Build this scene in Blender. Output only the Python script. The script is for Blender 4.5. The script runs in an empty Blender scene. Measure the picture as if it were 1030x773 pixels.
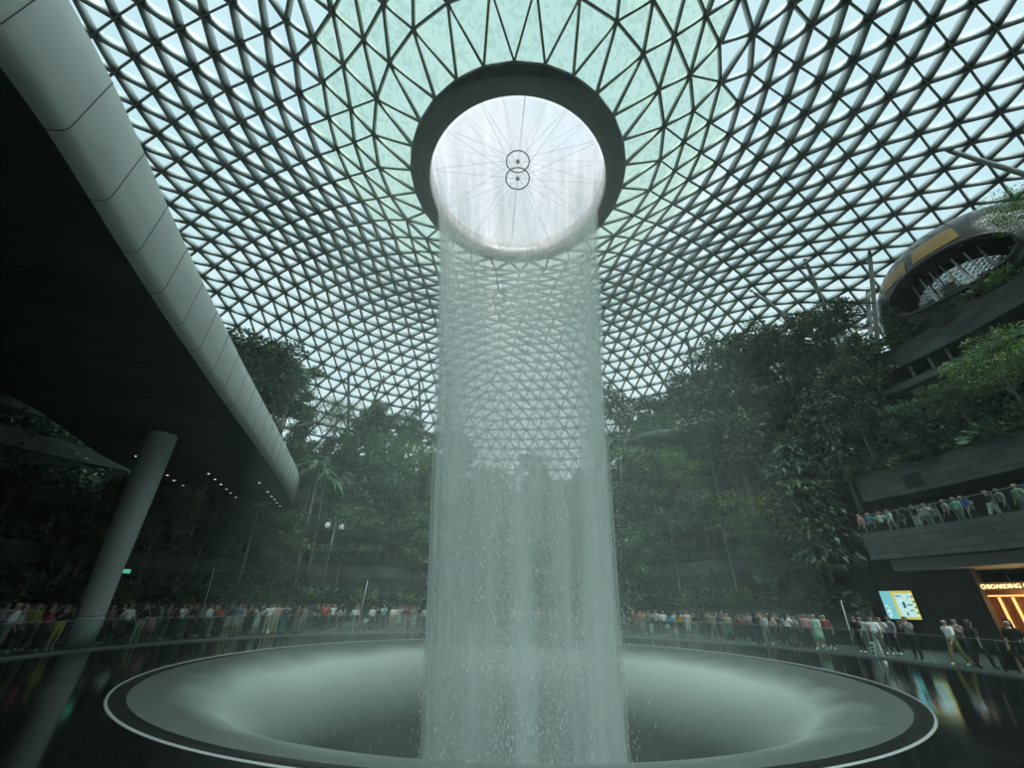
import bpy, math, random
import numpy as np
from mathutils import Vector, Matrix

rnd = random.Random(7)
rng = np.random.default_rng(11)
SC = bpy.context.scene
COL = SC.collection
PI = math.pi
def R(d): return math.radians(d)
def pol(r, az, z=0.0): return Vector((r*math.cos(R(az)), r*math.sin(R(az)), z))

# ------------------------------------------------------------------ materials
def mat(name, col, rough=0.6, metal=0.0, spec=0.5, emit=None, estr=0.0, alpha=None):
    m = bpy.data.materials.new(name); m.use_nodes = True
    b = m.node_tree.nodes['Principled BSDF']
    b.inputs['Base Color'].default_value = (*col, 1)
    b.inputs['Roughness'].default_value = rough
    b.inputs['Metallic'].default_value = metal
    b.inputs['Specular IOR Level'].default_value = spec
    if emit:
        b.inputs['Emission Color'].default_value = (*emit, 1)
        b.inputs['Emission Strength'].default_value = estr
    return m

def noise_color(m, c1, c2, scale=3.0, detail=4, stretch=(1, 1, 1), lo=0.35, hi=0.65, coord='Object', rnd_obj=0.0):
    nt = m.node_tree; N = nt.nodes; L = nt.links
    b = N['Principled BSDF']
    tc = N.new('ShaderNodeTexCoord'); mp = N.new('ShaderNodeMapping')
    mp.inputs['Scale'].default_value = stretch
    nz = N.new('ShaderNodeTexNoise'); nz.inputs['Scale'].default_value = scale; nz.inputs['Detail'].default_value = detail
    cr = N.new('ShaderNodeValToRGB')
    cr.color_ramp.elements[0].position = lo; cr.color_ramp.elements[0].color = (*c1, 1)
    cr.color_ramp.elements[1].position = hi; cr.color_ramp.elements[1].color = (*c2, 1)
    L.new(tc.outputs[coord], mp.inputs['Vector']); L.new(mp.outputs['Vector'], nz.inputs['Vector'])
    L.new(nz.outputs['Fac'], cr.inputs['Fac'])
    out = cr.outputs['Color']
    if rnd_obj:
        oi = N.new('ShaderNodeObjectInfo'); hs = N.new('ShaderNodeHueSaturation')
        mr = N.new('ShaderNodeMapRange'); mr.inputs['To Min'].default_value = 1-rnd_obj; mr.inputs['To Max'].default_value = 1+rnd_obj
        mh = N.new('ShaderNodeMapRange'); mh.inputs['To Min'].default_value = 0.47; mh.inputs['To Max'].default_value = 0.52
        L.new(oi.outputs['Random'], mr.inputs['Value']); L.new(oi.outputs['Random'], mh.inputs['Value'])
        L.new(mr.outputs['Result'], hs.inputs['Value']); L.new(mh.outputs['Result'], hs.inputs['Hue'])
        L.new(out, hs.inputs['Color']); out = hs.outputs['Color']
    L.new(out, b.inputs['Base Color'])
    return nz

def bump(m, scale=20, strength=0.2, stretch=(1, 1, 1), dist=0.02):
    nt = m.node_tree; N = nt.nodes; L = nt.links
    b = N['Principled BSDF']
    tc = N.new('ShaderNodeTexCoord'); mp = N.new('ShaderNodeMapping'); mp.inputs['Scale'].default_value = stretch
    nz = N.new('ShaderNodeTexNoise'); nz.inputs['Scale'].default_value = scale
    bp = N.new('ShaderNodeBump'); bp.inputs['Strength'].default_value = strength; bp.inputs['Distance'].default_value = dist
    L.new(tc.outputs['Object'], mp.inputs['Vector']); L.new(mp.outputs['Vector'], nz.inputs['Vector'])
    L.new(nz.outputs['Fac'], bp.inputs['Height']); L.new(bp.outputs['Normal'], b.inputs['Normal'])

M = {}
M['steel'] = mat('steel_lattice', (0.30, 0.335, 0.33), 0.45, 0.0)
noise_color(M['steel'], (0.27, 0.30, 0.292), (0.33, 0.36, 0.352), 0.6)
M['ring'] = mat('oculus_dark_steel', (0.105, 0.125, 0.118), 0.5)
noise_color(M['ring'], (0.05, 0.062, 0.057), (0.065, 0.078, 0.072), 1.2)
M['ringglass'] = mat('oculus_upstand', (0.5, 0.48, 0.47), 0.3)
noise_color(M['ringglass'], (0.42, 0.40, 0.39), (0.58, 0.56, 0.56), 3, stretch=(1, 1, .2))
M['cable'] = mat('cable_grey', (0.35, 0.36, 0.37), 0.4)
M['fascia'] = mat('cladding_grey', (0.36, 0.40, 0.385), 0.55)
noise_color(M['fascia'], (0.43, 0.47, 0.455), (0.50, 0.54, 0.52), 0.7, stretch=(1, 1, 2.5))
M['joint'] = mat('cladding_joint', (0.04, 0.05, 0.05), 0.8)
M['soffit'] = mat('soffit_painted_shade', (0.022, 0.03, 0.028), 0.7)
noise_color(M['soffit'], (0.05, 0.062, 0.058), (0.07, 0.082, 0.076), 0.4)  # shade under the deck put into the colour, darker than its grey cladding
M['column'] = mat('column_grey', (0.52, 0.57, 0.55), 0.45)
noise_color(M['column'], (0.48, 0.52, 0.505), (0.56, 0.60, 0.58), 0.5)
M['floorblack'] = mat('wet_black_granite', (0.006, 0.007, 0.007), 0.09, 0, 0.75)
bump(M['floorblack'], 1.6, 0.035, dist=0.05)
M['walk'] = mat('walkway_stone', (0.13, 0.145, 0.14), 0.32)
noise_color(M['walk'], (0.11, 0.125, 0.12), (0.155, 0.17, 0.165), 1.3)
M['rim'] = mat('rim_metal', (0.55, 0.58, 0.56), 0.3, 0.3)
M['gutter'] = mat('gutter_black', (0.012, 0.014, 0.013), 0.35)
M['concrete'] = mat('terrace_concrete', (0.08, 0.095, 0.088), 0.8)
noise_color(M['concrete'], (0.045, 0.06, 0.053), (0.10, 0.12, 0.11), 0.6, 6, stretch=(1, 1, 2.5))
M['stone'] = mat('stone_tile_dark', (0.07, 0.08, 0.075), 0.55)
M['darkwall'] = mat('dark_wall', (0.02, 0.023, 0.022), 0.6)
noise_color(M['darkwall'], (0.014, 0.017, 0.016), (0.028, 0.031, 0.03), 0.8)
M['ceil'] = mat('soffit_panel', (0.28, 0.30, 0.29), 0.5)
M['soil'] = mat('hillside_soil', (0.02, 0.028, 0.02), 0.9)
noise_color(M['soil'], (0.012, 0.02, 0.013), (0.04, 0.055, 0.042), 1.1, 6)
M['bark'] = mat('bark', (0.12, 0.125, 0.105), 0.8)
noise_color(M['bark'], (0.075, 0.08, 0.065), (0.19, 0.195, 0.17), 3, stretch=(1, 1, .4))
M['palebark'] = mat('pale_bark', (0.24, 0.26, 0.23), 0.7)
noise_color(M['palebark'], (0.17, 0.19, 0.16), (0.32, 0.34, 0.30), 3, stretch=(1, 1, 3))
def leafmat(name, c1, c2, rough=0.45):
    m = mat(name, c1, rough, 0, 0.35)
    noise_color(m, tuple(x*2.3 for x in c1), tuple(x*2.3 for x in c2), 1.3, 3, rnd_obj=0.3)
    b = m.node_tree.nodes['Principled BSDF']
    return m
M['leaf'] = leafmat('leaf_mid', (0.028, 0.052, 0.026), (0.075, 0.115, 0.055))
M['leafdark'] = leafmat('leaf_dark', (0.018, 0.036, 0.022), (0.05, 0.08, 0.045))
M['leafyel'] = leafmat('leaf_yellowish', (0.05, 0.085, 0.028), (0.13, 0.17, 0.06))
M['palm'] = leafmat('palm_leaf', (0.03, 0.055, 0.03), (0.085, 0.12, 0.075))
M['cover'] = leafmat('undergrowth_leaf', (0.022, 0.042, 0.026), (0.07, 0.10, 0.06))
M['skin'] = mat('skin', (0.50, 0.34, 0.26), 0.55)
M['hair'] = mat('hair', (0.015, 0.012, 0.012), 0.45)
M['shoe'] = mat('shoe_dark', (0.03, 0.03, 0.03), 0.5)
M['shoew'] = mat('shoe_white', (0.75, 0.76, 0.75), 0.5)
M['black'] = mat('black_plastic', (0.012, 0.012, 0.013), 0.35)
M['white'] = mat('white_board', (0.75, 0.77, 0.76), 0.5)
M['railmetal'] = mat('rail_metal', (0.32, 0.35, 0.34), 0.35, 0.5)
M['pod'] = mat('pod_bronze_mirror', (0.02, 0.02, 0.016), 0.2, 0.0, 0.45)
noise_color(M['pod'], (0.010, 0.012, 0.010), (0.03, 0.027, 0.02), 0.25)
M['amber'] = mat('amber_panel', (0.36, 0.21, 0.045), 0.25)
noise_color(M['amber'], (0.20, 0.115, 0.02), (0.30, 0.175, 0.03), 0.4)
M['lampglobe'] = mat('lamp_globe', (0.85, 0.87, 0.86), 0.3, emit=(0.9, 1, 0.98), estr=0.5)
M['downlight'] = mat('downlight_lens', (0.9, 0.9, 0.85), 0.3, emit=(1, 0.97, 0.88), estr=2.2)
M['warm'] = mat('warm_light_strip', (0.9, 0.6, 0.25), 0.4, emit=(1.0, 0.50, 0.16), estr=1.7)
M['signtext'] = mat('sign_letters_lit', (0.95, 0.85, 0.5), 0.4, emit=(1.0, 0.80, 0.38), estr=1.5)
M['signback'] = mat('sign_back', (0.12, 0.06, 0.02), 0.5, emit=(0.8, 0.33, 0.08), estr=0.16)
M['shopwall'] = mat('shop_wall_wood', (0.30, 0.16, 0.08), 0.5)
noise_color(M['shopwall'], (0.22, 0.11, 0.05), (0.36, 0.20, 0.10), 2, stretch=(4, 4, 1))
M['exit'] = mat('exit_green', (0.1, 0.5, 0.3), 0.4, emit=(0.15, 0.8, 0.5), estr=0.5)

def thin_glass(name, tint, refl=0.06, mott=None, rough=0.02):
    m = bpy.data.materials.new(name); m.use_nodes = True
    nt = m.node_tree; N = nt.nodes; L = nt.links
    for n in list(N):
        if n.type != 'OUTPUT_MATERIAL': N.remove(n)
    out = [n for n in N if n.type == 'OUTPUT_MATERIAL'][0]
    tr = N.new('ShaderNodeBsdfTransparent'); tr.inputs[0].default_value = (*tint, 1)
    gl = N.new('ShaderNodeBsdfGlossy'); gl.inputs['Roughness'].default_value = rough
    gl.inputs[0].default_value = (0.8, 0.85, 0.85, 1)
    mx = N.new('ShaderNodeMixShader'); mx.inputs[0].default_value = refl
    L.new(tr.outputs[0], mx.inputs[1]); L.new(gl.outputs[0], mx.inputs[2]); L.new(mx.outputs[0], out.inputs[0])
    if mott:
        tc = N.new('ShaderNodeTexCoord'); nz = N.new('ShaderNodeTexNoise')
        nz.inputs['Scale'].default_value = mott[0]; nz.inputs['Detail'].default_value = 3; nz.inputs['Distortion'].default_value = 1.6
        cr = N.new('ShaderNodeValToRGB')
        e = cr.color_ramp.elements
        e[0].position = 0.40; e[0].color = (*mott[1], 1); e[1].position = 0.50; e[1].color = (*tint, 1)
        L.new(tc.outputs['Object'], nz.inputs['Vector']); L.new(nz.outputs['Fac'], cr.inputs['Fac'])
        L.new(cr.outputs[0], tr.inputs[0])
    return m
M['pane'] = thin_glass('roof_pane', (0.66, 0.84, 0.84), 0.03, mott=(0.12, (0.72, 0.87, 0.87)))
M['wetpane'] = thin_glass('roof_pane_wet', (0.60, 0.80, 0.70), 0.03, mott=(1.7, (0.50, 0.70, 0.60)))
M['rail_glass'] = thin_glass('barrier_glass', (0.80, 0.88, 0.85), 0.03)
M['podglass'] = thin_glass('pod_glass', (0.25, 0.3, 0.27), 0.4)

def tile_lines(m, c1, c2, cm, w, h, bw=1.0):
    nt = m.node_tree; N = nt.nodes; L = nt.links
    b = N['Principled BSDF']
    tc = N.new('ShaderNodeTexCoord'); br = N.new('ShaderNodeTexBrick')
    br.inputs['Color1'].default_value = (*c1, 1); br.inputs['Color2'].default_value = (*c2, 1); br.inputs['Mortar'].default_value = (*cm, 1)
    br.inputs['Scale'].default_value = 1; br.inputs['Brick Width'].default_value = w; br.inputs['Row Height'].default_value = h
    br.inputs['Mortar Size'].default_value = 0.02
    L.new(tc.outputs['UV'], br.inputs['Vector']); L.new(br.outputs['Color'], b.inputs['Base Color'])
tile_lines(M['stone'], (0.07, 0.088, 0.08), (0.12, 0.14, 0.13), (0.035, 0.045, 0.04), 1.2, 0.42)

# ------------------------------------------------------------------ mesh helpers
class MB:
    def __init__(s): s.v = []; s.f = []; s.mi = []
    def add(s, vs, fs, mi=0):
        b = len(s.v); s.v += [tuple(v) for v in vs]
        for f in fs: s.f.append(tuple(b+i for i in f)); s.mi.append(mi)
    def box(s, c, sz, rz=0.0, mi=0):
        hx, hy, hz = sz[0]/2, sz[1]/2, sz[2]/2
        ca, sa = math.cos(rz), math.sin(rz); vs = []
        for x in (-hx, hx):
            for y in (-hy, hy):
                for z in (-hz, hz): vs.append((c[0]+x*ca-y*sa, c[1]+x*sa+y*ca, c[2]+z))
        s.add(vs, [(0, 1, 3, 2), (4, 6, 7, 5), (0, 4, 5, 1), (2, 3, 7, 6), (0, 2, 6, 4), (1, 5, 7, 3)], mi)
    def tube(s, pts, rad, n=8, cap=True, mi=0):
        pts = [Vector(p) for p in pts]
        if not hasattr(rad, '__len__'): rad = [rad]*len(pts)
        vs = []; fs = []
        for i, p in enumerate(pts):
            d = (pts[min(i+1, len(pts)-1)]-pts[max(i-1, 0)]).normalized()
            up = Vector((0, 0, 1)) if abs(d.z) < 0.9 else Vector((1, 0, 0))
            a = d.cross(up).normalized(); b = d.cross(a)
            for k in range(n):
                t = 2*PI*k/n
                vs.append(p+a*math.cos(t)*rad[i]+b*math.sin(t)*rad[i])
        for i in range(len(pts)-1):
            for k in range(n):
                k2 = (k+1) % n
                fs.append((i*n+k, i*n+k2, (i+1)*n+k2, (i+1)*n+k))
        if cap:
            fs.append(tuple(range(n))[::-1]); fs.append(tuple((len(pts)-1)*n+k for k in range(n)))
        s.add(vs, fs, mi)
    def lathe(s, prof, n=96, a0=0.0, a1=360.0, c=(0, 0), mi=0, closed=False, caps=False):
        """revolve a list of (r, z) about the vertical axis through c"""
        full = abs(a1-a0-360) < 1e-6
        na = n if full else n+1
        vs = []; fs = []; m_ = len(prof)
        for i in range(na):
            t = R(a0+(a1-a0)*i/n); ct, st = math.cos(t), math.sin(t)
            for r, z in prof: vs.append((c[0]+r*ct, c[1]+r*st, z))
        mm = m_ if closed else m_-1
        for i in range(n):
            j = (i+1) % na
            for k in range(mm):
                k2 = (k+1) % m_
                fs.append((i*m_+k, j*m_+k, j*m_+k2, i*m_+k2))
        if caps and not full:
            fs.append(tuple(range(m_))); fs.append(tuple((na-1)*m_+k for k in range(m_))[::-1])
        s.add(vs, fs, mi)
    def ico(s, c, r, mi=0, sz=(1, 1, 1), n=8, m_=5):
        vs = [(c[0], c[1], c[2]+r*sz[2])]; fs = []
        for i in range(1, m_):
            ph = PI*i/m_
            for k in range(n):
                t = 2*PI*k/n
                vs.append((c[0]+r*sz[0]*math.sin(ph)*math.cos(t), c[1]+r*sz[1]*math.sin(ph)*math.sin(t), c[2]+r*sz[2]*math.cos(ph)))
        vs.append((c[0], c[1], c[2]-r*sz[2])); L_ = len(vs)-1
        for k in range(n): fs.append((0, 1+k, 1+(k+1) % n)); fs.append((L_, L_-n+(k+1) % n, L_-n+k))
        for i in range(m_-2):
            for k in range(n): fs.append((1+i*n+k, 1+(i+1)*n+k, 1+(i+1)*n+(k+1) % n, 1+i*n+(k+1) % n))
        s.add(vs, fs, mi)
    def mesh(s, name, mats, smooth=False):
        me = bpy.data.meshes.new(name); me.from_pydata(s.v, [], s.f)
        for m in (mats if isinstance(mats, (list, tuple)) else [mats]): me.materials.append(m)
        me.polygons.foreach_set('material_index', s.mi)
        if smooth: me.polygons.foreach_set('use_smooth', [True]*len(s.f))
        me.update(); return me
    def build(s, name, mats, parent=None, smooth=False, loc=None):
        return link(name, s.mesh(name, mats, smooth), parent, loc)

def link(name, me, parent=None, loc=None):
    o = bpy.data.objects.new(name, me); COL.objects.link(o)
    if parent is not None: o.parent = parent
    if loc is not None: o.location = loc
    return o
def tag(o, label=None, cat=None, group=None, kind=None):
    if label: o['label'] = label
    if cat: o['category'] = cat
    if group: o['group'] = group
    if kind: o['kind'] = kind
    return o
def empty(name, loc=(0, 0, 0), rz=0.0):
    o = bpy.data.objects.new(name, None); COL.objects.link(o)
    o.location = loc; o.rotation_euler = (0, 0, rz); o.empty_display_size = 0.2
    return o
KIDS = {}
def copy_tree(o, parent=None):
    c = o.copy(); COL.objects.link(c); c.parent = parent
    for ch in o.children: copy_tree(ch, c)
    return c

def np_mesh(name, verts, faces, mats, mi=None, smooth=False):
    """verts (n,3), faces (m,k) with k = 3 or 4"""
    me = bpy.data.meshes.new(name)
    n, (m_, k) = len(verts), faces.shape
    me.vertices.add(n); me.vertices.foreach_set('co', np.asarray(verts, np.float32).ravel())
    me.loops.add(m_*k); me.loops.foreach_set('vertex_index', faces.astype(np.int32).ravel())
    me.polygons.add(m_); me.polygons.foreach_set('loop_start', (np.arange(m_)*k).astype(np.int32))
    for mm in (mats if isinstance(mats, (list, tuple)) else [mats]): me.materials.append(mm)
    if mi is not None: me.polygons.foreach_set('material_index', np.asarray(mi, np.int32))
    me.update(calc_edges=True); me.validate()
    return me

# ------------------------------------------------------------------ camera
CAM = (-0.31, -18.48, 2.0)
F, PITCH, ROLL = 405.0, 0.4987, 0.0186
cam_d = bpy.data.cameras.new('camera'); cam = bpy.data.objects.new('camera', cam_d); COL.objects.link(cam)
cam_d.sensor_width = 36; cam_d.lens = F/1030*36; cam_d.clip_start = 0.05; cam_d.clip_end = 2000
c_, s_ = math.cos(PITCH), math.sin(PITCH)
Rv = Vector((1, 0, 0)); Uv = Vector((0, -s_, c_)); Fv = Vector((0, c_, s_))
R2 = Rv*math.cos(ROLL)+Uv*math.sin(ROLL); U2 = -Rv*math.sin(ROLL)+Uv*math.cos(ROLL)
cam.matrix_world = Matrix(((R2.x, U2.x, -Fv.x, CAM[0]), (R2.y, U2.y, -Fv.y, CAM[1]), (R2.z, U2.z, -Fv.z, CAM[2]), (0, 0, 0, 1)))
SC.camera = cam

# ------------------------------------------------------------------ sky
w = bpy.data.worlds.new('overcast_sky'); SC.world = w; w.use_nodes = True
N = w.node_tree.nodes; L = w.node_tree.links
bg = N['Background']
tc = N.new('ShaderNodeTexCoord'); nz = N.new('ShaderNodeTexNoise'); nz.inputs['Scale'].default_value = 1.6; nz.inputs['Detail'].default_value = 5
cr = N.new('ShaderNodeValToRGB'); e = cr.color_ramp.elements
e[0].position = 0.38; e[0].color = (0.74, 0.86, 0.93, 1); e[1].position = 0.58; e[1].color = (0.97, 0.985, 1.0, 1)
sep = N.new('ShaderNodeSeparateXYZ'); hz = N.new('ShaderNodeValToRGB'); h = hz.color_ramp.elements
h[0].position = 0.0; h[0].color = (0.03, 0.035, 0.03, 1); h[1].position = 0.06; h[1].color = (1, 1, 1, 1)
mul = N.new('ShaderNodeMixRGB'); mul.blend_type = 'MULTIPLY'; mul.inputs[0].default_value = 1
L.new(tc.outputs['Generated'], nz.inputs['Vector']); L.new(nz.outputs['Fac'], cr.inputs['Fac'])
L.new(tc.outputs['Generated'], sep.inputs[0]); L.new(sep.outputs['Z'], hz.inputs['Fac'])
L.new(cr.outputs[0], mul.inputs[1]); L.new(hz.outputs[0], mul.inputs[2]); L.new(mul.outputs[0], bg.inputs['Color'])
bg.inputs['Strength'].default_value = 1.18

sun_d = bpy.data.lights.new('veiled_sun', 'SUN'); sun_d.energy = 6.5; sun_d.angle = R(40); sun_d.color = (1.0, 1.0, 0.98)
sun_o = bpy.data.objects.new('veiled_sun', sun_d); COL.objects.link(sun_o); sun_o.rotation_euler = (R(33), R(3), 0); sun_o.location = (0, 0, 60)
# ------------------------------------------------------------------ gridshell roof
OC = (-0.18, 0.0)                      # centre of the oculus
PROF = [(7.37, 28.5), (10.1, 30.0), (14, 31.9), (18, 33.3), (22, 34.2), (26, 34.5), (30, 34.2), (34, 33.2), (38, 31.6), (42, 29.2),
        (46, 25.9), (49, 22.4), (51.5, 18.0), (53, 13.0)]
seg = [0.0]
for a, b in zip(PROF[:-1], PROF[1:]): seg.append(seg[-1]+math.hypot(b[0]-a[0], b[1]-a[1]))
pr = np.array(PROF); seg = np.array(seg)
def cr_interp(s):
    i = int(np.clip(np.searchsorted(seg, s)-1, 0, len(seg)-2))
    t = (s-seg[i])/(seg[i+1]-seg[i])
    p0 = pr[max(i-1, 0)]; p1 = pr[i]; p2 = pr[i+1]; p3 = pr[min(i+2, len(pr)-1)]
    return 0.5*((2*p1)+(-p0+p2)*t+(2*p0-5*p1+4*p2-p3)*t*t+(-p0+3*p1-3*p2+p3)*t**3)
SF = np.linspace(0, seg[-1], 400); TAB = np.array([cr_interp(s) for s in SF])
TAB[:, 0] = np.maximum.accumulate(TAB[:, 0])
def roof_z(r): return float(np.interp(r, TAB[:, 0], TAB[:, 1]))
A_ = 2.12
rings = [(0.0, 27, 0.0), (float(np.interp(10.1, TAB[:, 0], SF)), 27, 0.5)]
phase_deg = -92.6
phase_prev = None
s = rings[1][0]; ph = R(phase_deg)+0.5*2*PI/27; phs = [R(phase_deg), ph]; Nprev = 27
while True:
    s += A_*0.90
    if s > seg[-1]: break
    r = float(np.interp(s, SF, TAB[:, 0]))
    Nn = max(Nprev, int(round(2*PI*r/A_/3))*3)
    Nn = min(Nn, Nprev+6)
    if Nn == Nprev: ph = ph+0.5*2*PI/Nn
    rings.append((s, Nn, 0)); phs.append(ph); Nprev = Nn
node_s = []; node_t = []; start = []
for (s, n, _), p in zip(rings, phs):
    start.append(len(node_s))
    for k in range(n): node_s.append(s); node_t.append(p+2*PI*k/n)
node_s = np.array(node_s); node_t = np.array(node_t)
def s2r(s): return np.interp(s, SF, TAB[:, 0])
def s2z(s): return np.interp(s, SF, TAB[:, 1])
tris = []
for i in range(len(rings)-1):
    n1, n2 = rings[i][1], rings[i+1][1]
    a0, b0 = start[i], start[i+1]
    th1, th2 = phs[i], phs[i+1]
    # first upper node nearest
    k0 = int(round((th1-th2)/(2*PI/n2)))
    ia, ib = 0, 0
    off = k0
    def T1(k): return th1+2*PI*k/n1
    def T2(k): return th2+2*PI*(k+off)/n2
    while ia < n1 or ib < n2:
        A0 = a0+ia % n1; B0 = b0+(ib+off) % n2
        if ib >= n2: adv_a = True
        elif ia >= n1: adv_a = False
        else: adv_a = abs(T1(ia+1)-T2(ib)) < abs(T2(ib+1)-T1(ia))
        if adv_a: tris.append((A0, a0+(ia+1) % n1, B0)); ia += 1
        else: tris.append((A0, b0+(ib+1+off) % n2, B0)); ib += 1
tris = np.array(tris)
edges = set()
for t in tris:
    for a, b in ((0, 1), (1, 2), (2, 0)): edges.add((min(t[a], t[b]), max(t[a], t[b])))
edges = np.array(sorted(edges))
nn = len(node_s)
fixed = np.zeros(nn, bool); fixed[:start[2]] = True; fixed[start[-1]:] = True
for it in range(25):
    r = s2r(node_s); P = np.stack([r*np.cos(node_t), r*np.sin(node_t), s2z(node_s)], 1)
    acc = np.zeros((nn, 3)); cnt = np.zeros(nn)
    for a, b in ((0, 1), (1, 0)):
        np.add.at(acc, edges[:, a], P[edges[:, b]]); np.add.at(cnt, edges[:, a], 1)
    Q = 0.5*P+0.5*acc/cnt[:, None]
    rt = np.hypot(Q[:, 0], Q[:, 1])
    # project to profile (nearest s)
    d = (TAB[None, :, 0]-rt[:, None])**2+(TAB[None, :, 1]-Q[:, 2][:, None])**2
    ns = SF[d.argmin(1)]
    node_s = np.where(fixed, node_s, 0.5*node_s+0.5*ns); node_t = np.where(fixed, node_t, np.arctan2(Q[:, 1], Q[:, 0]))
r = s2r(node_s); z = s2z(node_s)
P = np.stack([OC[0]+r*np.cos(node_t), OC[1]+r*np.sin(node_t), z], 1)
ds = 0.3
dr = s2r(np.minimum(node_s+ds, seg[-1]))-s2r(np.maximum(node_s-ds, 0)); dz = s2z(np.minimum(node_s+ds, seg[-1]))-s2z(np.maximum(node_s-ds, 0))
ln = np.hypot(dr, dz)
NV = np.stack([-dz/ln*np.cos(node_t), -dz/ln*np.sin(node_t), dr/ln], 1)      # outward (up) normals
# beams: box along each edge, width w, depth d along the normal
Pa, Pb = P[edges[:, 0]], P[edges[:, 1]]
nm = NV[edges[:, 0]]+NV[edges[:, 1]]; nm /= np.linalg.norm(nm, axis=1)[:, None]
dr_ = Pb-Pa; dr_ /= np.linalg.norm(dr_, axis=1)[:, None]
sd = np.cross(dr_, nm); sd /= np.linalg.norm(sd, axis=1)[:, None]
rm = np.hypot(*((Pa+Pb)/2)[:, :2].T)
W = 0.058; D = np.where(rm < 14, 0.26, np.interp(rm, [14, 22, 60], [0.40, 0.80, 0.80]))[:, None]
vs = np.empty((len(edges), 8, 3))
vs[:, 0] = Pa-sd*W-nm*D; vs[:, 1] = Pa+sd*W-nm*D; vs[:, 2] = Pa+sd*W; vs[:, 3] = Pa-sd*W
vs[:, 4] = Pb-sd*W-nm*D; vs[:, 5] = Pb+sd*W-nm*D; vs[:, 6] = Pb+sd*W; vs[:, 7] = Pb-sd*W
base = (np.arange(len(edges))*8)[:, None, None]
q = np.array([[0, 4, 5, 1], [1, 5, 6, 2], [2, 6, 7, 3], [3, 7, 4, 0], [0, 1, 2, 3], [4, 7, 6, 5]])[None]
roof = link('ceiling', np_mesh('ceiling', vs.reshape(-1, 3), (base+q).reshape(-1, 4), M['steel']))
tag(roof, 'triangulated steel gridshell roof curving over the whole hall', None, None, 'structure')
PN = P+NV*0.06
rc = np.hypot(*(PN[tris].mean(1)-np.array([OC[0], OC[1], 0]))[:, :2].T)
pane = link('glazing', np_mesh('glazing', PN, tris, [M['pane'], M['wetpane']], mi=(rc < 14.3).astype(int)), roof)
# ------------------------------------------------------------------ oculus ring with hub
oc = empty('oculus_ring', (OC[0], OC[1], 27.5))
tag(oc, 'dark steel ring framing the round opening where the waterfall starts', 'oculus ring')
b = MB(); b.lathe([(7.42, 28.62), (7.40, 28.25), (6.75, 27.75), (6.16, 27.50), (6.12, 27.60), (6.14, 28.3), (6.9, 29.2)], 128)
b.build('ring_collar', M['ring'], oc, True, loc=(0, 0, -27.5))
b = MB(); b.lathe([(6.13, 27.62), (6.10, 27.64), (6.10, 29.25), (6.20, 29.25), (6.22, 28.3)], 128)
b.build('upstand', M['ringglass'], oc, True, loc=(0, 0, -27.5))
for zz, zo in ((29.0, 29.2), (31.0, 29.3)):  # lower ring and its cables stand for the upper ring's reflection
    b = MB()
    tor = [(0.85+0.055*math.cos(2*PI*k/8), zz+0.055*math.sin(2*PI*k/8)) for k in range(8)]
    b.lathe(tor, 40, closed=True)
    b.lathe([(0.02, zz-.06), (0.14, zz-.06), (0.14, zz+.1), (0.02, zz+.1)], 12)
    hub = b.build('hub_ring', M['ring'], oc, True, loc=(0, 0, -27.5))
    b = MB()
    for k in range(24):
        t = 2*PI*(k+.25)/24
        b.tube([(0.87*math.cos(t), 0.87*math.sin(t), zz), (6.15*math.cos(t), 6.15*math.sin(t), zo)], 0.006 if k % 2 else 0.010, 4)
    for k in range(8):
        t = 2*PI*k/8
        b.tube([(0.1*math.cos(t), 0.1*math.sin(t), zz), (0.85*math.cos(t), 0.85*math.sin(t), zz)], 0.012, 4)
    b.build('spoke_cables', M['cable'], hub)

# ------------------------------------------------------------------ floor, basin
def annulus(name, r0, r1, z, m, n=160, a0=0, a1=360):
    b = MB(); b.lathe([(r0, z), (r1, z)], n, a0, a1); return b
b = MB(); b.lathe([(11.71, -0.6), (11.71, 0.0), (17.8, 0.0)], 180)
tag(b.build('floor', M['floorblack']), 'black wet granite floor ringing the round basin', None, None, 'structure')
b = MB(); b.lathe([(17.8, 0.0), (17.8, 0.015), (34, 0.015)], 180)
tag(b.build('walkway', M['walk']), 'grey stone walkway circling behind the glass barrier', None, None, 'structure')
basin = empty('waterfall_basin', (0, 0, 0))
tag(basin, 'huge round funnel basin filled with a sliding film of water', 'basin')
b = MB(); b.lathe([(11.65, -0.1), (11.65, 0.008), (11.67, 0.014), (11.69, 0.008), (11.71, -0.1)], 180)
b.build('rim_line', M['rim'], basin, True)
b = MB(); b.lathe([(11.66, 0.0), (11.64, -0.02), (11.40, -0.03), (11.33, -0.01)], 180)
b.build('gutter', M['gutter'], basin)
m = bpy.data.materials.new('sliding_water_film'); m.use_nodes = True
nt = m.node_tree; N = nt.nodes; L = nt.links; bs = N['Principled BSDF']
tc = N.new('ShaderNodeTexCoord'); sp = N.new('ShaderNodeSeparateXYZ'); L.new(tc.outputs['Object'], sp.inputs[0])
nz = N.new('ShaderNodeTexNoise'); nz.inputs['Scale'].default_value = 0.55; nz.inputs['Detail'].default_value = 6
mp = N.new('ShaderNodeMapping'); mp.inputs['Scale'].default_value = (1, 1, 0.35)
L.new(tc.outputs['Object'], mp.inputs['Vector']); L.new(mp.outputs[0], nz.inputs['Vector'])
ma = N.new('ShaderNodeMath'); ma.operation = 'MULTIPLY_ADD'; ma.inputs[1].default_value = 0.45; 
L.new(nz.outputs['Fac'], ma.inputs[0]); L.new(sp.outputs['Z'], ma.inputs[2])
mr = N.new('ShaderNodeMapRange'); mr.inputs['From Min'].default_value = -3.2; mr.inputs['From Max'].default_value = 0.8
L.new(ma.outputs[0], mr.inputs['Value'])
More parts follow.
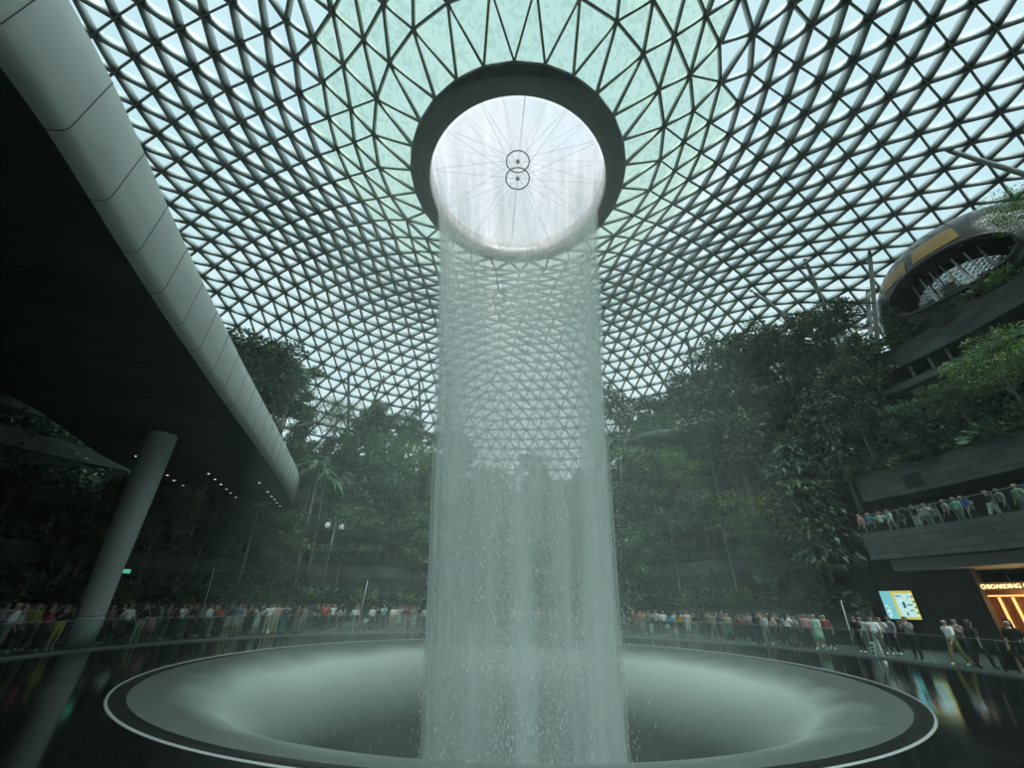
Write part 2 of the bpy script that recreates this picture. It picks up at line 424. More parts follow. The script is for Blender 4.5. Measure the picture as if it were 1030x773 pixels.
cr = N.new('ShaderNodeValToRGB'); e = cr.color_ramp.elements
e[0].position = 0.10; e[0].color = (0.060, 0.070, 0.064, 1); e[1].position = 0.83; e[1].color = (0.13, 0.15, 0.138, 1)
cr.color_ramp.elements.new(0.40).color = (0.30, 0.345, 0.32, 1); cr.color_ramp.elements.new(0.72).color = (0.50, 0.57, 0.535, 1)  # dull lip reflection and lit wall painted by height, over aerated white water
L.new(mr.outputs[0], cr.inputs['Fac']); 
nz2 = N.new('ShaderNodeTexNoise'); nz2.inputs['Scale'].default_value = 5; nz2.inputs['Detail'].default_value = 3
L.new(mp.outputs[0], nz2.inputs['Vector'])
cr2 = N.new('ShaderNodeValToRGB'); cr2.color_ramp.elements[0].position = .62; cr2.color_ramp.elements[1].position = .75  # flecks: bright reflections painted into the film colour
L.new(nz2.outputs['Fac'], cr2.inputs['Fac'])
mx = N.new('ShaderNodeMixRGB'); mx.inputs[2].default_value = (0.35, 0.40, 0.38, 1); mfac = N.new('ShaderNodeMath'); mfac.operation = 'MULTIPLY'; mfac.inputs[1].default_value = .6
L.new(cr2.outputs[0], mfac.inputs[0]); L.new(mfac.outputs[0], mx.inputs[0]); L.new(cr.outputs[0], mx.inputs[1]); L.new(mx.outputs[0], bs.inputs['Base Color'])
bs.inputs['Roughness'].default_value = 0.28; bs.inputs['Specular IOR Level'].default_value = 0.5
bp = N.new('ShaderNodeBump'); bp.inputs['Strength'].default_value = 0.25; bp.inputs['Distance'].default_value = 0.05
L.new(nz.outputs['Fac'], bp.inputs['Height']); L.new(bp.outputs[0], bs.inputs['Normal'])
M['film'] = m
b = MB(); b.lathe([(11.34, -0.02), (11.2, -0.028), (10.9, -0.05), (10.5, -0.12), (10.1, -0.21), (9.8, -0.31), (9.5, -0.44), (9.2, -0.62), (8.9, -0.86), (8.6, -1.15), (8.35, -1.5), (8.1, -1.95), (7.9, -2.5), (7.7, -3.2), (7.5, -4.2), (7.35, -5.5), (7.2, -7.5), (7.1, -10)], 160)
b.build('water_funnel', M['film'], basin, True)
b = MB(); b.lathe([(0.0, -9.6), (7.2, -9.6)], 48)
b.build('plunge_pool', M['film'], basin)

# ------------------------------------------------------------------ waterfall
def fall_r(z, r0=6.10, v=1.06): return r0-v*math.sqrt(max(0.0, 2*(27.6-z)/9.8))
def water_mat(name, dens, sc, lo, hi, seed):
    m = bpy.data.materials.new(name); m.use_nodes = True
    nt = m.node_tree; N = nt.nodes; L = nt.links
    for n in list(N):
        if n.type != 'OUTPUT_MATERIAL': N.remove(n)
    out = [n for n in N if n.type == 'OUTPUT_MATERIAL'][0]
    tc = N.new('ShaderNodeTexCoord'); 
    def nzx(stretch, scale, det):
        mp = N.new('ShaderNodeMapping'); mp.inputs['Scale'].default_value = stretch; mp.inputs['Location'].default_value = (seed, seed*2, 0)
        nz = N.new('ShaderNodeTexNoise'); nz.inputs['Scale'].default_value = scale; nz.inputs['Detail'].default_value = det
        L.new(tc.outputs['Object'], mp.inputs[0]); L.new(mp.outputs[0], nz.inputs['Vector']); return nz
    a = nzx((1, 1, 0.035), sc, 4); f = nzx((1, 1, 0.5), 9, 3)
    r1 = N.new('ShaderNodeMapRange'); r1.inputs['From Min'].default_value = lo; r1.inputs['From Max'].default_value = hi
    L.new(a.outputs['Fac'], r1.inputs['Value'])
    r2 = N.new('ShaderNodeMapRange'); r2.inputs['From Min'].default_value = 0.35; r2.inputs['From Max'].default_value = 0.65; r2.inputs['To Min'].default_value = 0.82; r2.inputs['To Max'].default_value = 1.0
    L.new(f.outputs['Fac'], r2.inputs['Value'])
    mu = N.new('ShaderNodeMath'); mu.operation = 'MULTIPLY'; L.new(r1.outputs[0], mu.inputs[0]); L.new(r2.outputs[0], mu.inputs[1])
    sp = N.new('ShaderNodeSeparateXYZ'); L.new(tc.outputs['Object'], sp.inputs[0])
    r3 = N.new('ShaderNodeMapRange'); r3.inputs['From Min'].default_value = 26; r3.inputs['From Max'].default_value = 9
    r3.inputs['To Min'].default_value = 0.16*dens; r3.inputs['To Max'].default_value = dens
    L.new(sp.outputs['Z'], r3.inputs['Value'])
    m2 = N.new('ShaderNodeMath'); m2.operation = 'MULTIPLY'; L.new(mu.outputs[0], m2.inputs[0]); L.new(r3.outputs[0], m2.inputs[1]); m2.use_clamp = True
    ge = N.new('ShaderNodeNewGeometry'); dt = N.new('ShaderNodeVectorMath'); dt.operation = 'DOT_PRODUCT'   # a sheet with thickness: denser where it is crossed at a slant
    L.new(ge.outputs['Incoming'], dt.inputs[0]); L.new(ge.outputs['Normal'], dt.inputs[1])
    ab = N.new('ShaderNodeMath'); ab.operation = 'ABSOLUTE'; L.new(dt.outputs['Value'], ab.inputs[0])
    mxx = N.new('ShaderNodeMath'); mxx.operation = 'MAXIMUM'; mxx.inputs[1].default_value = 0.15; L.new(ab.outputs[0], mxx.inputs[0])
    iv = N.new('ShaderNodeMath'); iv.operation = 'DIVIDE'; iv.inputs[0].default_value = 1.0; L.new(mxx.outputs[0], iv.inputs[1])
    om = N.new('ShaderNodeMath'); om.operation = 'SUBTRACT'; om.inputs[0].default_value = 1.0; L.new(m2.outputs[0], om.inputs[1])
    pw = N.new('ShaderNodeMath'); pw.operation = 'POWER'; L.new(om.outputs[0], pw.inputs[0]); L.new(iv.outputs[0], pw.inputs[1])
    m3 = N.new('ShaderNodeMath'); m3.operation = 'SUBTRACT'; m3.inputs[0].default_value = 1.0; L.new(pw.outputs[0], m3.inputs[1]); m2 = m3
    tr = N.new('ShaderNodeBsdfTransparent'); df = N.new('ShaderNodeBsdfDiffuse'); tl = N.new('ShaderNodeBsdfTranslucent')
    for n in (df, tl): n.inputs[0].default_value = (0.93, 0.99, 0.97, 1)
    ad = N.new('ShaderNodeMixShader'); ad.inputs[0].default_value = 0.5; L.new(df.outputs[0], ad.inputs[1]); L.new(tl.outputs[0], ad.inputs[2])
    mx = N.new('ShaderNodeMixShader'); L.new(m2.outputs[0], mx.inputs[0]); L.new(tr.outputs[0], mx.inputs[1]); L.new(ad.outputs[0], mx.inputs[2])
    L.new(mx.outputs[0], out.inputs[0])
    return m
fall = empty('waterfall', (OC[0]+0.5, OC[1], 0)); fall.rotation_euler = (0, -0.018, 0)
tag(fall, 'tall ring of falling water dropping from the roof opening into the basin', 'waterfall')
zs = np.linspace(27.55, -9.5, 50)
for i, (k, dens) in enumerate(((1.0, 0.46), (0.965, 0.38), (0.92, 0.30), (1.035, 0.15))):
    b = MB(); b.lathe([(fall_r(z)*(1+(k-1)*min(1, (27.6-z)/6)), z) for z in zs], 96)
    o = b.build('water_curtain', water_mat('falling_water', dens, 0.9+.3*i, 0.36, 0.68, i*3.1), fall, True)
nd = 130000
zz = 27.4-37*rng.random(nd)**0.72
az = rng.random(nd)*2*PI
strength = 0.55+0.45*np.sin(az*7+1.0)*np.sin(az*3+.5)
keep = rng.random(nd) < strength
zz, az = zz[keep], az[keep]; nd = len(zz)
fr = 6.10-1.06*np.sqrt(np.maximum(0, 2*(27.6-zz)/9.8))
spread_ = 0.10+0.035*(27.6-zz)
rr = fr*(1.0)-np.abs(rng.normal(0, 1, nd))*spread_*0.8+rng.normal(0, 1, nd)*spread_*0.35
c = np.stack([rr*np.cos(az), rr*np.sin(az), zz], 1)
sz = 0.004+0.008*rng.random(nd); hl = sz*(2.5+3*rng.random(nd))
o6 = np.array([[1, 0, 0], [0, 1, 0], [-1, 0, 0], [0, -1, 0], [0, 0, 1.6], [0, 0, -1]], float)
V = c[:, None, :]+o6[None]*np.stack([sz, sz, hl], 1)[:, None, :]
Fq = np.array([[0, 1, 4], [1, 2, 4], [2, 3, 4], [3, 0, 4], [1, 0, 5], [2, 1, 5], [3, 2, 5], [0, 3, 5]])
M['drop'] = mat('water_drop', (0.85, 0.93, 0.90), 0.3)
dr = link('droplets', np_mesh('droplets', V.reshape(-1, 3), ((np.arange(nd)*6)[:, None, None]+Fq[None]).reshape(-1, 3), M['drop']), fall)
dr['kind'] = 'stuff'

# haze hanging in the hall
def vol_mat(name, dens, col=(0.86, 0.97, 0.92), an=0.2):
    m = bpy.data.materials.new(name); m.use_nodes = True
    nt = m.node_tree; N = nt.nodes
    for n in list(N):
        if n.type != 'OUTPUT_MATERIAL': N.remove(n)
    out = [n for n in N if n.type == 'OUTPUT_MATERIAL'][0]
    v = N.new('ShaderNodeVolumeScatter'); v.inputs['Color'].default_value = (*col, 1); v.inputs['Density'].default_value = dens; v.inputs['Anisotropy'].default_value = an
    nt.links.new(v.outputs[0], out.inputs['Volume']); return m
HAZE = True
if HAZE:
    b = MB(); b.lathe([(0.0, 0.3), (10.5, 0.3), (10.5, 20), (8.0, 25.5), (0.0, 25.5)], 48)
    for q, (rr_, zt) in enumerate(((11.5, 15), (15.0, 19), (18.5, 22), (22.0, 25.5))):
        b2 = MB(); b2.lathe([(0.0, 0.1+.02*q), (rr_, 0.1+.02*q), (rr_, zt*.75), (rr_*.72, zt), (0.0, zt)], 48, c=(1.0, 10.5-q*1.2))
        hz2 = b2.build('garden_haze', vol_mat('thin_haze', 0.0011)); tag(hz2, 'thin pale haze drifting over the garden slope from the falling water', 'haze', 'haze in the hall', 'stuff')
    b2 = MB(); b2.lathe([(0.0, -8.0), (6.5, -8.0), (7.4, -3.0), (8.6, -0.6), (9.5, 0.35), (7.0, 1.3), (0.0, 1.9)], 48)
    sp_ = b2.build('spray_cloud', vol_mat('spray', 0.016)); tag(sp_, 'pale spray cloud billowing out of the funnel basin', 'spray', None, 'stuff')
    hz_o = b.build('spray_mist', vol_mat('mist', 0.006))
    tag(hz_o, 'soft spray mist hanging around the falling water', 'mist', None, 'stuff')

# ------------------------------------------------------------------ glass barrier
bar = empty('glass_barrier', (0, 0, 0))
tag(bar, 'low curved glass barrier between the basin floor and the walkway', 'barrier')
b = MB(); b.lathe([(17.76, 0), (17.76, 0.07), (17.84, 0.07), (17.84, 0)], 180); b.build('base_channel', M['railmetal'], bar)
b = MB(); b.lathe([(17.775, 1.08), (17.775, 1.105), (17.825, 1.105), (17.825, 1.08)], 180, closed=True); b.build('top_rail', M['railmetal'], bar)
NP_ = 60
for k in range(NP_):
    a0 = 360*k/NP_+0.06; a1 = 360*(k+1)/NP_-0.06
    b = MB(); b.lathe([(17.79, 0.07), (17.79, 1.08), (17.80, 1.08), (17.80, 0.07)], 3, a0, a1, closed=True, caps=True)
    b.build('glass_panel', M['rail_glass'], bar)

# ------------------------------------------------------------------ terraced hillside
def hill_top(az):
    a = az % 360
    pts = [(0, 20), (22, 20), (45, 20.5), (62, 19), (75, 17), (90, 14.5), (105, 17), (125, 17.5), (150, 17), (180, 16), (270, 16), (340, 20), (360, 20)]
    return float(np.interp(a, [p[0] for p in pts], [p[1] for p in pts]))
STEPS = [(24.6, 0.0), (24.6, 0.09), (26.6, 0.12), (26.7, 0.27), (28.4, 0.31), (28.5, 0.47), (30.6, 0.52), (30.7, 0.66), (33.0, 0.71), (33.1, 0.83), (35.6, 0.88), (35.7, 0.98), (44.0, 1.02), (54.0, 1.0)]
def in_building(az):
    a = (az+180) % 360-180
    return -48 < a < 21.5
def hill_z(r, az):
    return float(np.interp(r, [s_[0]+i*1e-4 for i, s_ in enumerate(STEPS)], [s_[1] for s_ in STEPS]))*hill_top(az)
def wob(az): return 0.5*math.sin(R(az)*5+1)+0.35*math.sin(R(az)*11)
b = MB()
azs = list(np.linspace(25.0, 312, 170))
vs = []; fs = []; k_ = len(STEPS)
for a in azs:
    for i, (r_, h_) in enumerate(STEPS):
        w_ = wob(a)*(1 if i > 1 else 0.3)
        vs.append(pol(r_+w_, a, h_*hill_top(a)+0.0))
for i in range(len(azs)-1):
    for k in range(k_-1): fs.append((i*k_+k, (i+1)*k_+k, (i+1)*k_+k+1, i*k_+k+1))
b.add(vs, fs)
b.build('terraces', M['soil'])
tag(bpy.data.objects['terraces'], 'dark terraced garden hillside rising behind the walkway', None, None, 'structure')
# planter walls : concrete edge bands on each terrace
for nm_, i in (('planter_wall', 1), ('planter_wall', 3), ('planter_wall', 5), ('planter_wall', 7), ('planter_wall', 9), ('planter_wall', 11)):
    b = MB(); vs = []; fs = []
    for a in azs:
        w_ = wob(a)*(1 if i > 1 else 0.3); r_, h_ = STEPS[i][0]+w_, STEPS[i][1]*hill_top(a)
        for (q, zq) in ((0.25, h_-0.9), (-0.12, h_-0.9), (-0.12, h_+0.12), (0.25, h_+0.12)): vs.append(pol(r_+q, a, max(zq, 0.0)))
    for j in range(len(azs)-1):
        for k in range(4): fs.append((j*4+k, (j+1)*4+k, (j+1)*4+(k+1) % 4, j*4+(k+1) % 4))
    b.add(vs, fs); o = b.build(nm_, M['concrete'])
    o['kind'] = 'structure'; o['label'] = 'long concrete edge wall of a garden terrace'

# ------------------------------------------------------------------ leaves
def leaf_cards(C, Dn, size, aspect=0.42, droop=0.25, seed=0):
    """C centres (n,3); Dn preferred leaf direction (n,3) ; size (n,)"""
    g = np.random.default_rng(seed); n = len(C)
    d = Dn+g.normal(0, 0.45, (n, 3)); d /= np.linalg.norm(d, axis=1)[:, None]
    u = g.normal(0, 1, (n, 3)); u[:, 2] += 1.6
    sd_ = np.cross(d, u); sd_ /= np.linalg.norm(sd_, axis=1)[:, None]
    nrm = np.cross(sd_, d)
    s1 = size[:, None]
    v = np.empty((n, 4, 3))
    v[:, 0] = C; v[:, 1] = C+d*s1*.45+sd_*s1*aspect*.5+nrm*s1*.06
    v[:, 2] = C+d*s1-nrm*s1*droop*.5; v[:, 3] = C+d*s1*.45-sd_*s1*aspect*.5+nrm*s1*.06
    return v.reshape(-1, 3)
def leaf_mesh(name, C, Dn, size, m, **kw):
    v = leaf_cards(C, Dn, size, **kw)
    return np_mesh(name, v, np.arange(len(v)).reshape(-1, 4), m)

def branchy(height, r0, seed, crown_from, spread, nb, m, lean=0.04):
    g = random.Random(seed); b = MB(); tips = []
    pts = [Vector((g.uniform(-1, 1)*lean*height*t*t+lean*height*.5*math.sin(t*3+seed), g.uniform(-.3, .3)*lean*height*t, height*t)) for t in (0, .15, .35, .55, .75, .92)]
    b.tube(pts, [r0*1.25, r0, r0*.85, r0*.7, r0*.5, r0*.25], 8)
    for k in range(nb):
        t = crown_from+(0.95-crown_from)*(k+.5)/nb; zz = t*height
        i = max(j for j in range(len(pts)) if pts[j].z <= zz); i = min(i, len(pts)-2)
        p = pts[i].lerp(pts[i+1], (zz-pts[i].z)/(pts[i+1].z-pts[i].z))
        a = k*2.4+g.uniform(-.4, .4); ln_ = spread*(1-.45*abs((k+.5)/nb-.4))*g.uniform(.7, 1.1)
        e_ = p+Vector((math.cos(a)*ln_, math.sin(a)*ln_, ln_*g.uniform(.25, .6)))
        mid = p.lerp(e_, .5)+Vector((0, 0, -.06*ln_))
        b.tube([p, mid, e_], [r0*.38, r0*.25, r0*.1], 5)
        tips += [e_, mid.lerp(e_, .4)]
    tips.append(pts[-1])
    return b.mesh(name='trunk', mats=m, smooth=True), tips

def tree_broad(seed, height=9.0, m='leaf', crown_from=.5, spread=2.4, nb=11, per=150, leaf=.34, cl=.95, bark='bark', flat=.65):
    trunk, tips = branchy(height, 0.012*height+.04, seed, crown_from, spread, nb, M[bark])
    g = np.random.default_rng(seed)
    C = []; D_ = []
    for t in tips:
        n = int(per*g.uniform(.6, 1.3)); q = g.normal(0, 1, (n, 3)); q /= np.linalg.norm(q, axis=1)[:, None]
        rr_ = cl*g.uniform(.7, 1.25)*g.random(n)**.45
        C.append(np.array(t)[None]+q*rr_[:, None]*np.array([1, 1, flat])); D_.append(q*np.array([1, 1, .3])+np.array([0, 0, -.15]))
    C = np.concatenate(C); D_ = np.concatenate(D_)
    fo = leaf_mesh('foliage', C, D_, leaf*g.uniform(.6, 1.3, len(C)), M[m], seed=seed)
    return trunk, fo, 'foliage'
def tree_layer(seed, height=8.0, m='leafyel'):
    trunk, tips = branchy(height, 0.13, seed, .45, 3.2, 12, M['bark'], .08)
    g = np.random.default_rng(seed); C = []; D_ = []
    for t in tips:
        n = 260; a = g.random(n)*2*PI; rr_ = 1.6*g.random(n)**.5
        C.append(np.stack([t.x+rr_*np.cos(a), t.y+rr_*np.sin(a), t.z+g.normal(0, .10, n)-rr_*.10], 1)); D_.append(np.stack([np.cos(a), np.sin(a), -.1+0*a], 1))
    C = np.concatenate(C); D_ = np.concatenate(D_)
    return trunk, leaf_mesh('foliage', C, D_, .22*g.uniform(.6, 1.3, len(C)), M[m], seed=seed), 'foliage'
def tree_column(seed, height=11.0, m='leafdark'):
    trunk, _ = branchy(height, 0.12, seed, .3, .7, 10, M['palebark'], .03)
    g = np.random.default_rng(seed); n = 2600
    t = g.random(n); zz_ = height*(.22+.8*t); prof = 1.9*np.sin(np.clip(.18+.82*t, 0, 1)*PI)**.6*(1+.25*np.sin(zz_*4.5))
    a = g.random(n)*2*PI; rr_ = prof*g.random(n)**.35
    C = np.stack([rr_*np.cos(a), rr_*np.sin(a), zz_], 1); D_ = np.stack([np.cos(a), np.sin(a), -.55+0*a], 1)
    return trunk, leaf_mesh('foliage', C, D_, .52*g.uniform(.6, 1.2, n), M[m], aspect=.36, droop=.5, seed=seed), 'foliage'
def tree_palm(seed, height=8.0, nf=16, fl=2.6, m='palm', bark='palebark'):
    g = random.Random(seed); b = MB()
    ln_ = g.uniform(-.5, .5)
    pts = [Vector((ln_*t*t, .2*t, height*t)) for t in np.linspace(0, 1, 7)]
    b.tube(pts, [.17, .13, .11, .10, .10, .09, .11], 8)
    top = pts[-1]; vs = []; fs = []
    for k in range(nf):
        a = 2*PI*k/nf+g.uniform(-.15, .15); el = g.uniform(.1, 1.25); L_ = fl*g.uniform(.8, 1.1)
        dh = Vector((math.cos(a), math.sin(a), 0)); sd_ = Vector((-math.sin(a), math.cos(a), 0)); prev = None
        m_ = 22
        for j in range(m_+1):
            t = j/m_
            p = top+dh*(L_*t*math.cos(el*(1-.4*t)))+Vector((0, 0, L_*(math.sin(el)*t-.85*t*t)))
            if j > 1:
                w_ = .55*math.sin(min(1, t*1.1)*PI*.92+.12)
                for sg in (-1, 1):
                    tip = p+sd_*sg*w_+dh*w_*.45+Vector((0, 0, -w_*.35))
                    q = (p-prev)*.38; bi = len(vs)
                    vs += [p-q, p+q, tip]; fs.append((bi, bi+1, bi+2))
            prev = p
    b2 = MB(); b2.add(vs, fs)
    return b.mesh('trunk', M[bark], True), b2.mesh('fronds', M[m]), 'fronds'
def shrub(seed, size=1.2, n=420, leaf=.34, m='cover', aspect=.5):
    g = np.random.default_rng(seed); q = g.normal(0, 1, (n, 3)); q /= np.linalg.norm(q, axis=1)[:, None]; q[:, 2] = np.abs(q[:, 2])
    C = q*(size*g.random(n)**.4)[:, None]*np.array([1, 1, .8])
    b = MB()
    for k in range(6):
        a = k*1.05; b.tube([(0, 0, 0), (size*.5*math.cos(a), size*.5*math.sin(a), size*.6)], [.035, .012], 5)
    return b.mesh('stems', M['bark']), leaf_mesh('foliage', C, q+np.array([0, 0, .1]), leaf*g.uniform(.6, 1.3, n), M[m], aspect=aspect, seed=seed), 'foliage'

PROTO = {
 'rain_tree': [tree_broad(21, 9, 'leaf'), tree_broad(22, 9, 'leafdark', .45, 2.1), tree_broad(23, 9, 'leaf', .55, 2.8, 13)],
 'slender_tree': [tree_broad(31, 9, 'leaf', .68, 1.3, 8, 150, .30, .8, 'palebark'), tree_broad(32, 9, 'leafdark', .7, 1.5, 8, 140, .3, .8, 'palebark')],
 'dense_tree': [tree_broad(41, 8, 'leafdark', .25, 1.9, 14, 190, .36, 1.05), tree_broad(42, 8, 'leaf', .22, 1.8, 14, 180, .36, 1.0)],
 'layered_tree': [tree_layer(51), tree_layer(52, 8, 'leaf')],
 'columnar_tree': [tree_column(61)],
 'palm_tree': [tree_palm(71), tree_palm(72, 8, 18, 3.0)],
 'shrub': [shrub(81), shrub(82, 1.3, 300, .5, 'leafdark'), shrub(83, 1.1, 420, .3, 'leafyel')],
}
HREF = {'rain_tree': 9, 'slender_tree': 9, 'dense_tree': 8, 'layered_tree': 8, 'columnar_tree': 11, 'palm_tree': 8, 'shrub': 1.2}
LOOK = {'rain_tree': 'spreading green tree', 'slender_tree': 'slender pale-trunked tree', 'dense_tree': 'dense bushy tree',
        'layered_tree': 'flat-layered tree', 'columnar_tree': 'leaf-cloaked tree', 'palm_tree': 'feathery palm', 'shrub': 'leafy shrub'}
CATS = {'shrub': 'shrub', 'palm_tree': 'palm'}
PLANTS = []
protos_obj = {}
def plant(kind, r, az, z, h, var=0, rz=None, label=None, sx=1.0):
    if 137 < az < 178 and r < 33 and z < 12 and kind != 'shrub':
        h = min(h, 8.6-z)
        if h < 2.2: return
    if 28 < az < 62 and r > 33: h *= 1.22
    var = var % len(PROTO[kind]); key = (kind, var)
    if key not in protos_obj:
        o = empty(kind); tr, fo, fn = PROTO[kind][var]
        link('stems' if kind == 'shrub' else 'trunk', tr, o); link(fn, fo, o); protos_obj[key] = o
    else:
        src = protos_obj[key]; o = src.copy(); COL.objects.link(o)
        for ch in PLKIDS[key]:
            c = ch.copy(); COL.objects.link(c); c.parent = o
    if key not in PLKIDS: PLKIDS[key] = [c for c in bpy.data.objects if c.parent is o]
    s_ = h/HREF[kind]
    o.location = pol(r, az, z); o.scale = (s_*sx, s_*sx, s_); o.rotation_euler = (0, 0, rnd.uniform(0, 6.28) if rz is None else rz)
    PLANTS.append([o, kind, r, az, z, h, label]); return o
PLKIDS = {}
def ground(r, az): return hill_z(r-wob(az), az)-0.1
# named, prominent plants -------------------------------------------------
plant('palm_tree', 26.0, 133.8, 3.6, 9.0, 0, label='tall palm with paired pale trunks beside the end of the grey canopy')
plant('palm_tree', 26.3, 131.6, 3.6, 8.6, 1, label='palm just behind the tall palm at the end of the grey canopy')
plant('slender_tree', 26.0, 38.8, 1.6, 16.5, 0, label='very tall slender tree with bare trunk standing below the curved concrete terrace')
plant('slender_tree', 27.5, 42.0, 6.0, 17.0, 1, label='pale thin-trunked tree reaching up against the glass roof beside the curved terrace')
plant('columnar_tree', 25.4, 29.5, 1.6, 12.5, 0, label='leaf-cloaked tree with forked pale trunks next to the stone balcony')
plant('columnar_tree', 26.5, 23.5, 8.0, 10, 0, label='dark leaf-cloaked tree rising over the end of the stone balcony')
plant('layered_tree', 26.0, 36.0, 1.6, 9.0, 0, label='yellow-green layered tree above the crowd near the mint green dress')
plant('layered_tree', 27.2, 1.5, 10.4, 5.0, 0, label='bright layered tree on the planted ledge above the stone parapet')
plant('layered_tree', 26.9, 7.0, 10.4, 4.2, 1, label='smaller layered tree on the ledge above the stone parapet')
kinds_mid = ['dense_tree', 'rain_tree', 'slender_tree', 'dense_tree', 'palm_tree', 'layered_tree', 'rain_tree', 'dense_tree']
n_ = 0
# lower row
for i in range(22):
    az = 31+i*6.3+rnd.uniform(-1.5, 1.5)
    k = kinds_mid[(i*5+2) % 8]; r_ = 26.0+rnd.uniform(-.4, .6)
    plant(k, r_, az, ground(r_, az), rnd.uniform(5.5, 8.5), i)
for i in range(24):
    az = 27+i*6.2+rnd.uniform(-2, 2)
    k = kinds_mid[(i*3+1) % 8]; r_ = 28.2+rnd.uniform(-.6, .6)
    plant(k, r_, az, ground(r_, az), rnd.uniform(6, 9), i)
for i in range(24):
    az = 24+i*6.2+rnd.uniform(-2, 2)
    k = kinds_mid[(i*7+3) % 8]; r_ = 30.6+rnd.uniform(-.6, .8)
    plant(k, r_, az, ground(r_, az), rnd.uniform(5.5, 8), i)
for i in range(26):
    az = 22+i*5.4+rnd.uniform(-2, 2)
    k = kinds_mid[(i*5) % 8]; r_ = 33.6+rnd.uniform(-.8, .8)
    lim = 4.5 if 78 < az < 98 else 6.5
    plant(k, r_, az, ground(r_, az), rnd.uniform(.72, 1)*lim, i)
for i in range(24):
    az = 24+i*5.2+rnd.uniform(-2, 2)
    k = ['dense_tree', 'rain_tree', 'rain_tree', 'slender_tree', 'dense_tree', 'layered_tree'][(i*5+1) % 6]; r_ = 37+rnd.uniform(-1, 1.5)
    lim = 3.6 if 76 < az < 100 else 7.0
    plant(k, r_, az, ground(r_, az), rnd.uniform(.72, 1)*lim, i)
for r_, az, h in ((31.5, 150, 9), (30, 146, 9), (32, 142, 8.5), (29.5, 141, 8), (33, 154, 8), (34, 138, 7)):
    plant('dense_tree' if h > 8.2 else 'rain_tree', r_, az, 16.2, h, int(az))
# on the far terrace and by the pod
for r_, az, z_, h, k in ((31, 20, 19.5, 7, 'rain_tree'), (32, 25, 20, 8, 'dense_tree'), (31, 30, 20, 7.5, 'rain_tree'), (34, 35, 20, 8, 'rain_tree'), (30.2, 12.5, 19.8, 2.8, 'dense_tree'), (30.1, 5, 19.8, 2.2, 'dense_tree'), (29, 17, 15.5, 6, 'dense_tree'), (28, 21, 12, 7, 'dense_tree'), (30, -6, 19.8, 4.0, 'layered_tree'), (27, 19.5, 10.3, 6, 'rain_tree'), (27.5, 14.5, 10.5, 4, 'dense_tree')):
    plant(k, r_, az, z_, h, int(az+90))
for r_, az, top, k, lab in ((36, 66.0, 28.6, 'rain_tree', 'round-crowned tree against the glass roof just right of the falling water'), (36, 58.5, 26.8, 'dense_tree', 'bushy tree against the roof beside the round platform'),
        (35.5, 49.5, 28.8, 'rain_tree', 'wide-crowned tree against the roof between the platform and curved terrace'), (34.5, 41.5, 30.4, 'rain_tree', 'tallest wide-crowned tree rising before the curved terrace railing'), (36, 114, 24.8, 'rain_tree', 'round-crowned tree against the roof left of the falling water'),
        (36, 121, 25.2, 'dense_tree', 'bushy tree against the roof under the two crossing struts'), (37, 86, 21.0, 'rain_tree', 'round-crowned tree seen through the middle of the falling water'), (36, 101, 22.5, 'dense_tree', 'bushy tree seen through the left edge of the falling water')):
    g_ = hill_z(r_, az)-.2; plant(k, r_, az, g_, (top-g_)/(1.22 if 28 < az < 62 and r_ > 33 else 1), int(az), label=lab)
# shrubs
for i in range(46):
    az = 28+i*3.25+rnd.uniform(-1, 1); r_ = 25.3+rnd.uniform(-.3, .4)
    plant('shrub', r_, az, hill_z(25.6, az)-.15, rnd.uniform(.9, 1.7), i)
for i in range(14):
    az = -6+i*2.1; plant('shrub', 26.6+rnd.uniform(0, .6), az, 10.2, rnd.uniform(.9, 1.5), i+1)
for i in range(9):
    az = -5+i*2.4; plant('shrub', 30.3, az, 20.0, rnd.uniform(.7, 1.2), i)
# labels for plants
def zone(az):
    a = az % 360
    for lim, nm in ((20, 'above the balcony'), (32, 'by the balcony end'), (46, 'below the curved terrace'), (60, 'on the right slope'), (72, 'right of the waterfall'),
                    (92, 'behind the waterfall, right half'), (108, 'behind the waterfall, left half'), (122, 'left of the waterfall'), (136, 'near the globe lamp'),
                    (152, 'beyond the canopy end'), (175, 'under the canopy'), (340, 'past the far left rail')):
        if a < lim: return nm
    return 'beside the mirrored pod'
ORD = ['', 'second ', 'third ', 'fourth ', 'fifth ', 'sixth ', 'seventh ', 'eighth ', 'ninth ', 'tenth ']
def tier(r, z, az):
    if z > 18: return 'crest'
    if r < 26.9: return 'lowest terrace'
    if r < 29.3: return 'second terrace'
    if r < 32: return 'third terrace'
    if r < 35.4: return 'fourth terrace'
    return 'topmost terrace'
buckets = {}
for p in PLANTS:
    o, kind, r_, az, z_, h, lab = p
    o['category'] = CATS.get(kind, 'tree')
    if lab: o['label'] = lab; continue
    buckets.setdefault((kind, tier(r_, z_, az), zone(az)), []).append(p)
for (kind, t_, zn), ps in buckets.items():
    ps.sort(key=lambda p: -p[3])
    for i, p in enumerate(ps):
        if len(ps) == 1: s_ = f"{LOOK[kind]}, {t_}, {zn}"
        elif i == 0: s_ = f"leftmost {LOOK[kind]}, {t_}, {zn}"
        else: s_ = f"{ORD[i]}{LOOK[kind]} from left, {t_}, {zn}"
        p[0]['label'] = ' '.join(s_.split())
        p[0]['group'] = {'shrub': 'shrubs along the terraces', 'palm_tree': 'palms on the terraces'}.get(kind, 'trees on the terraces')
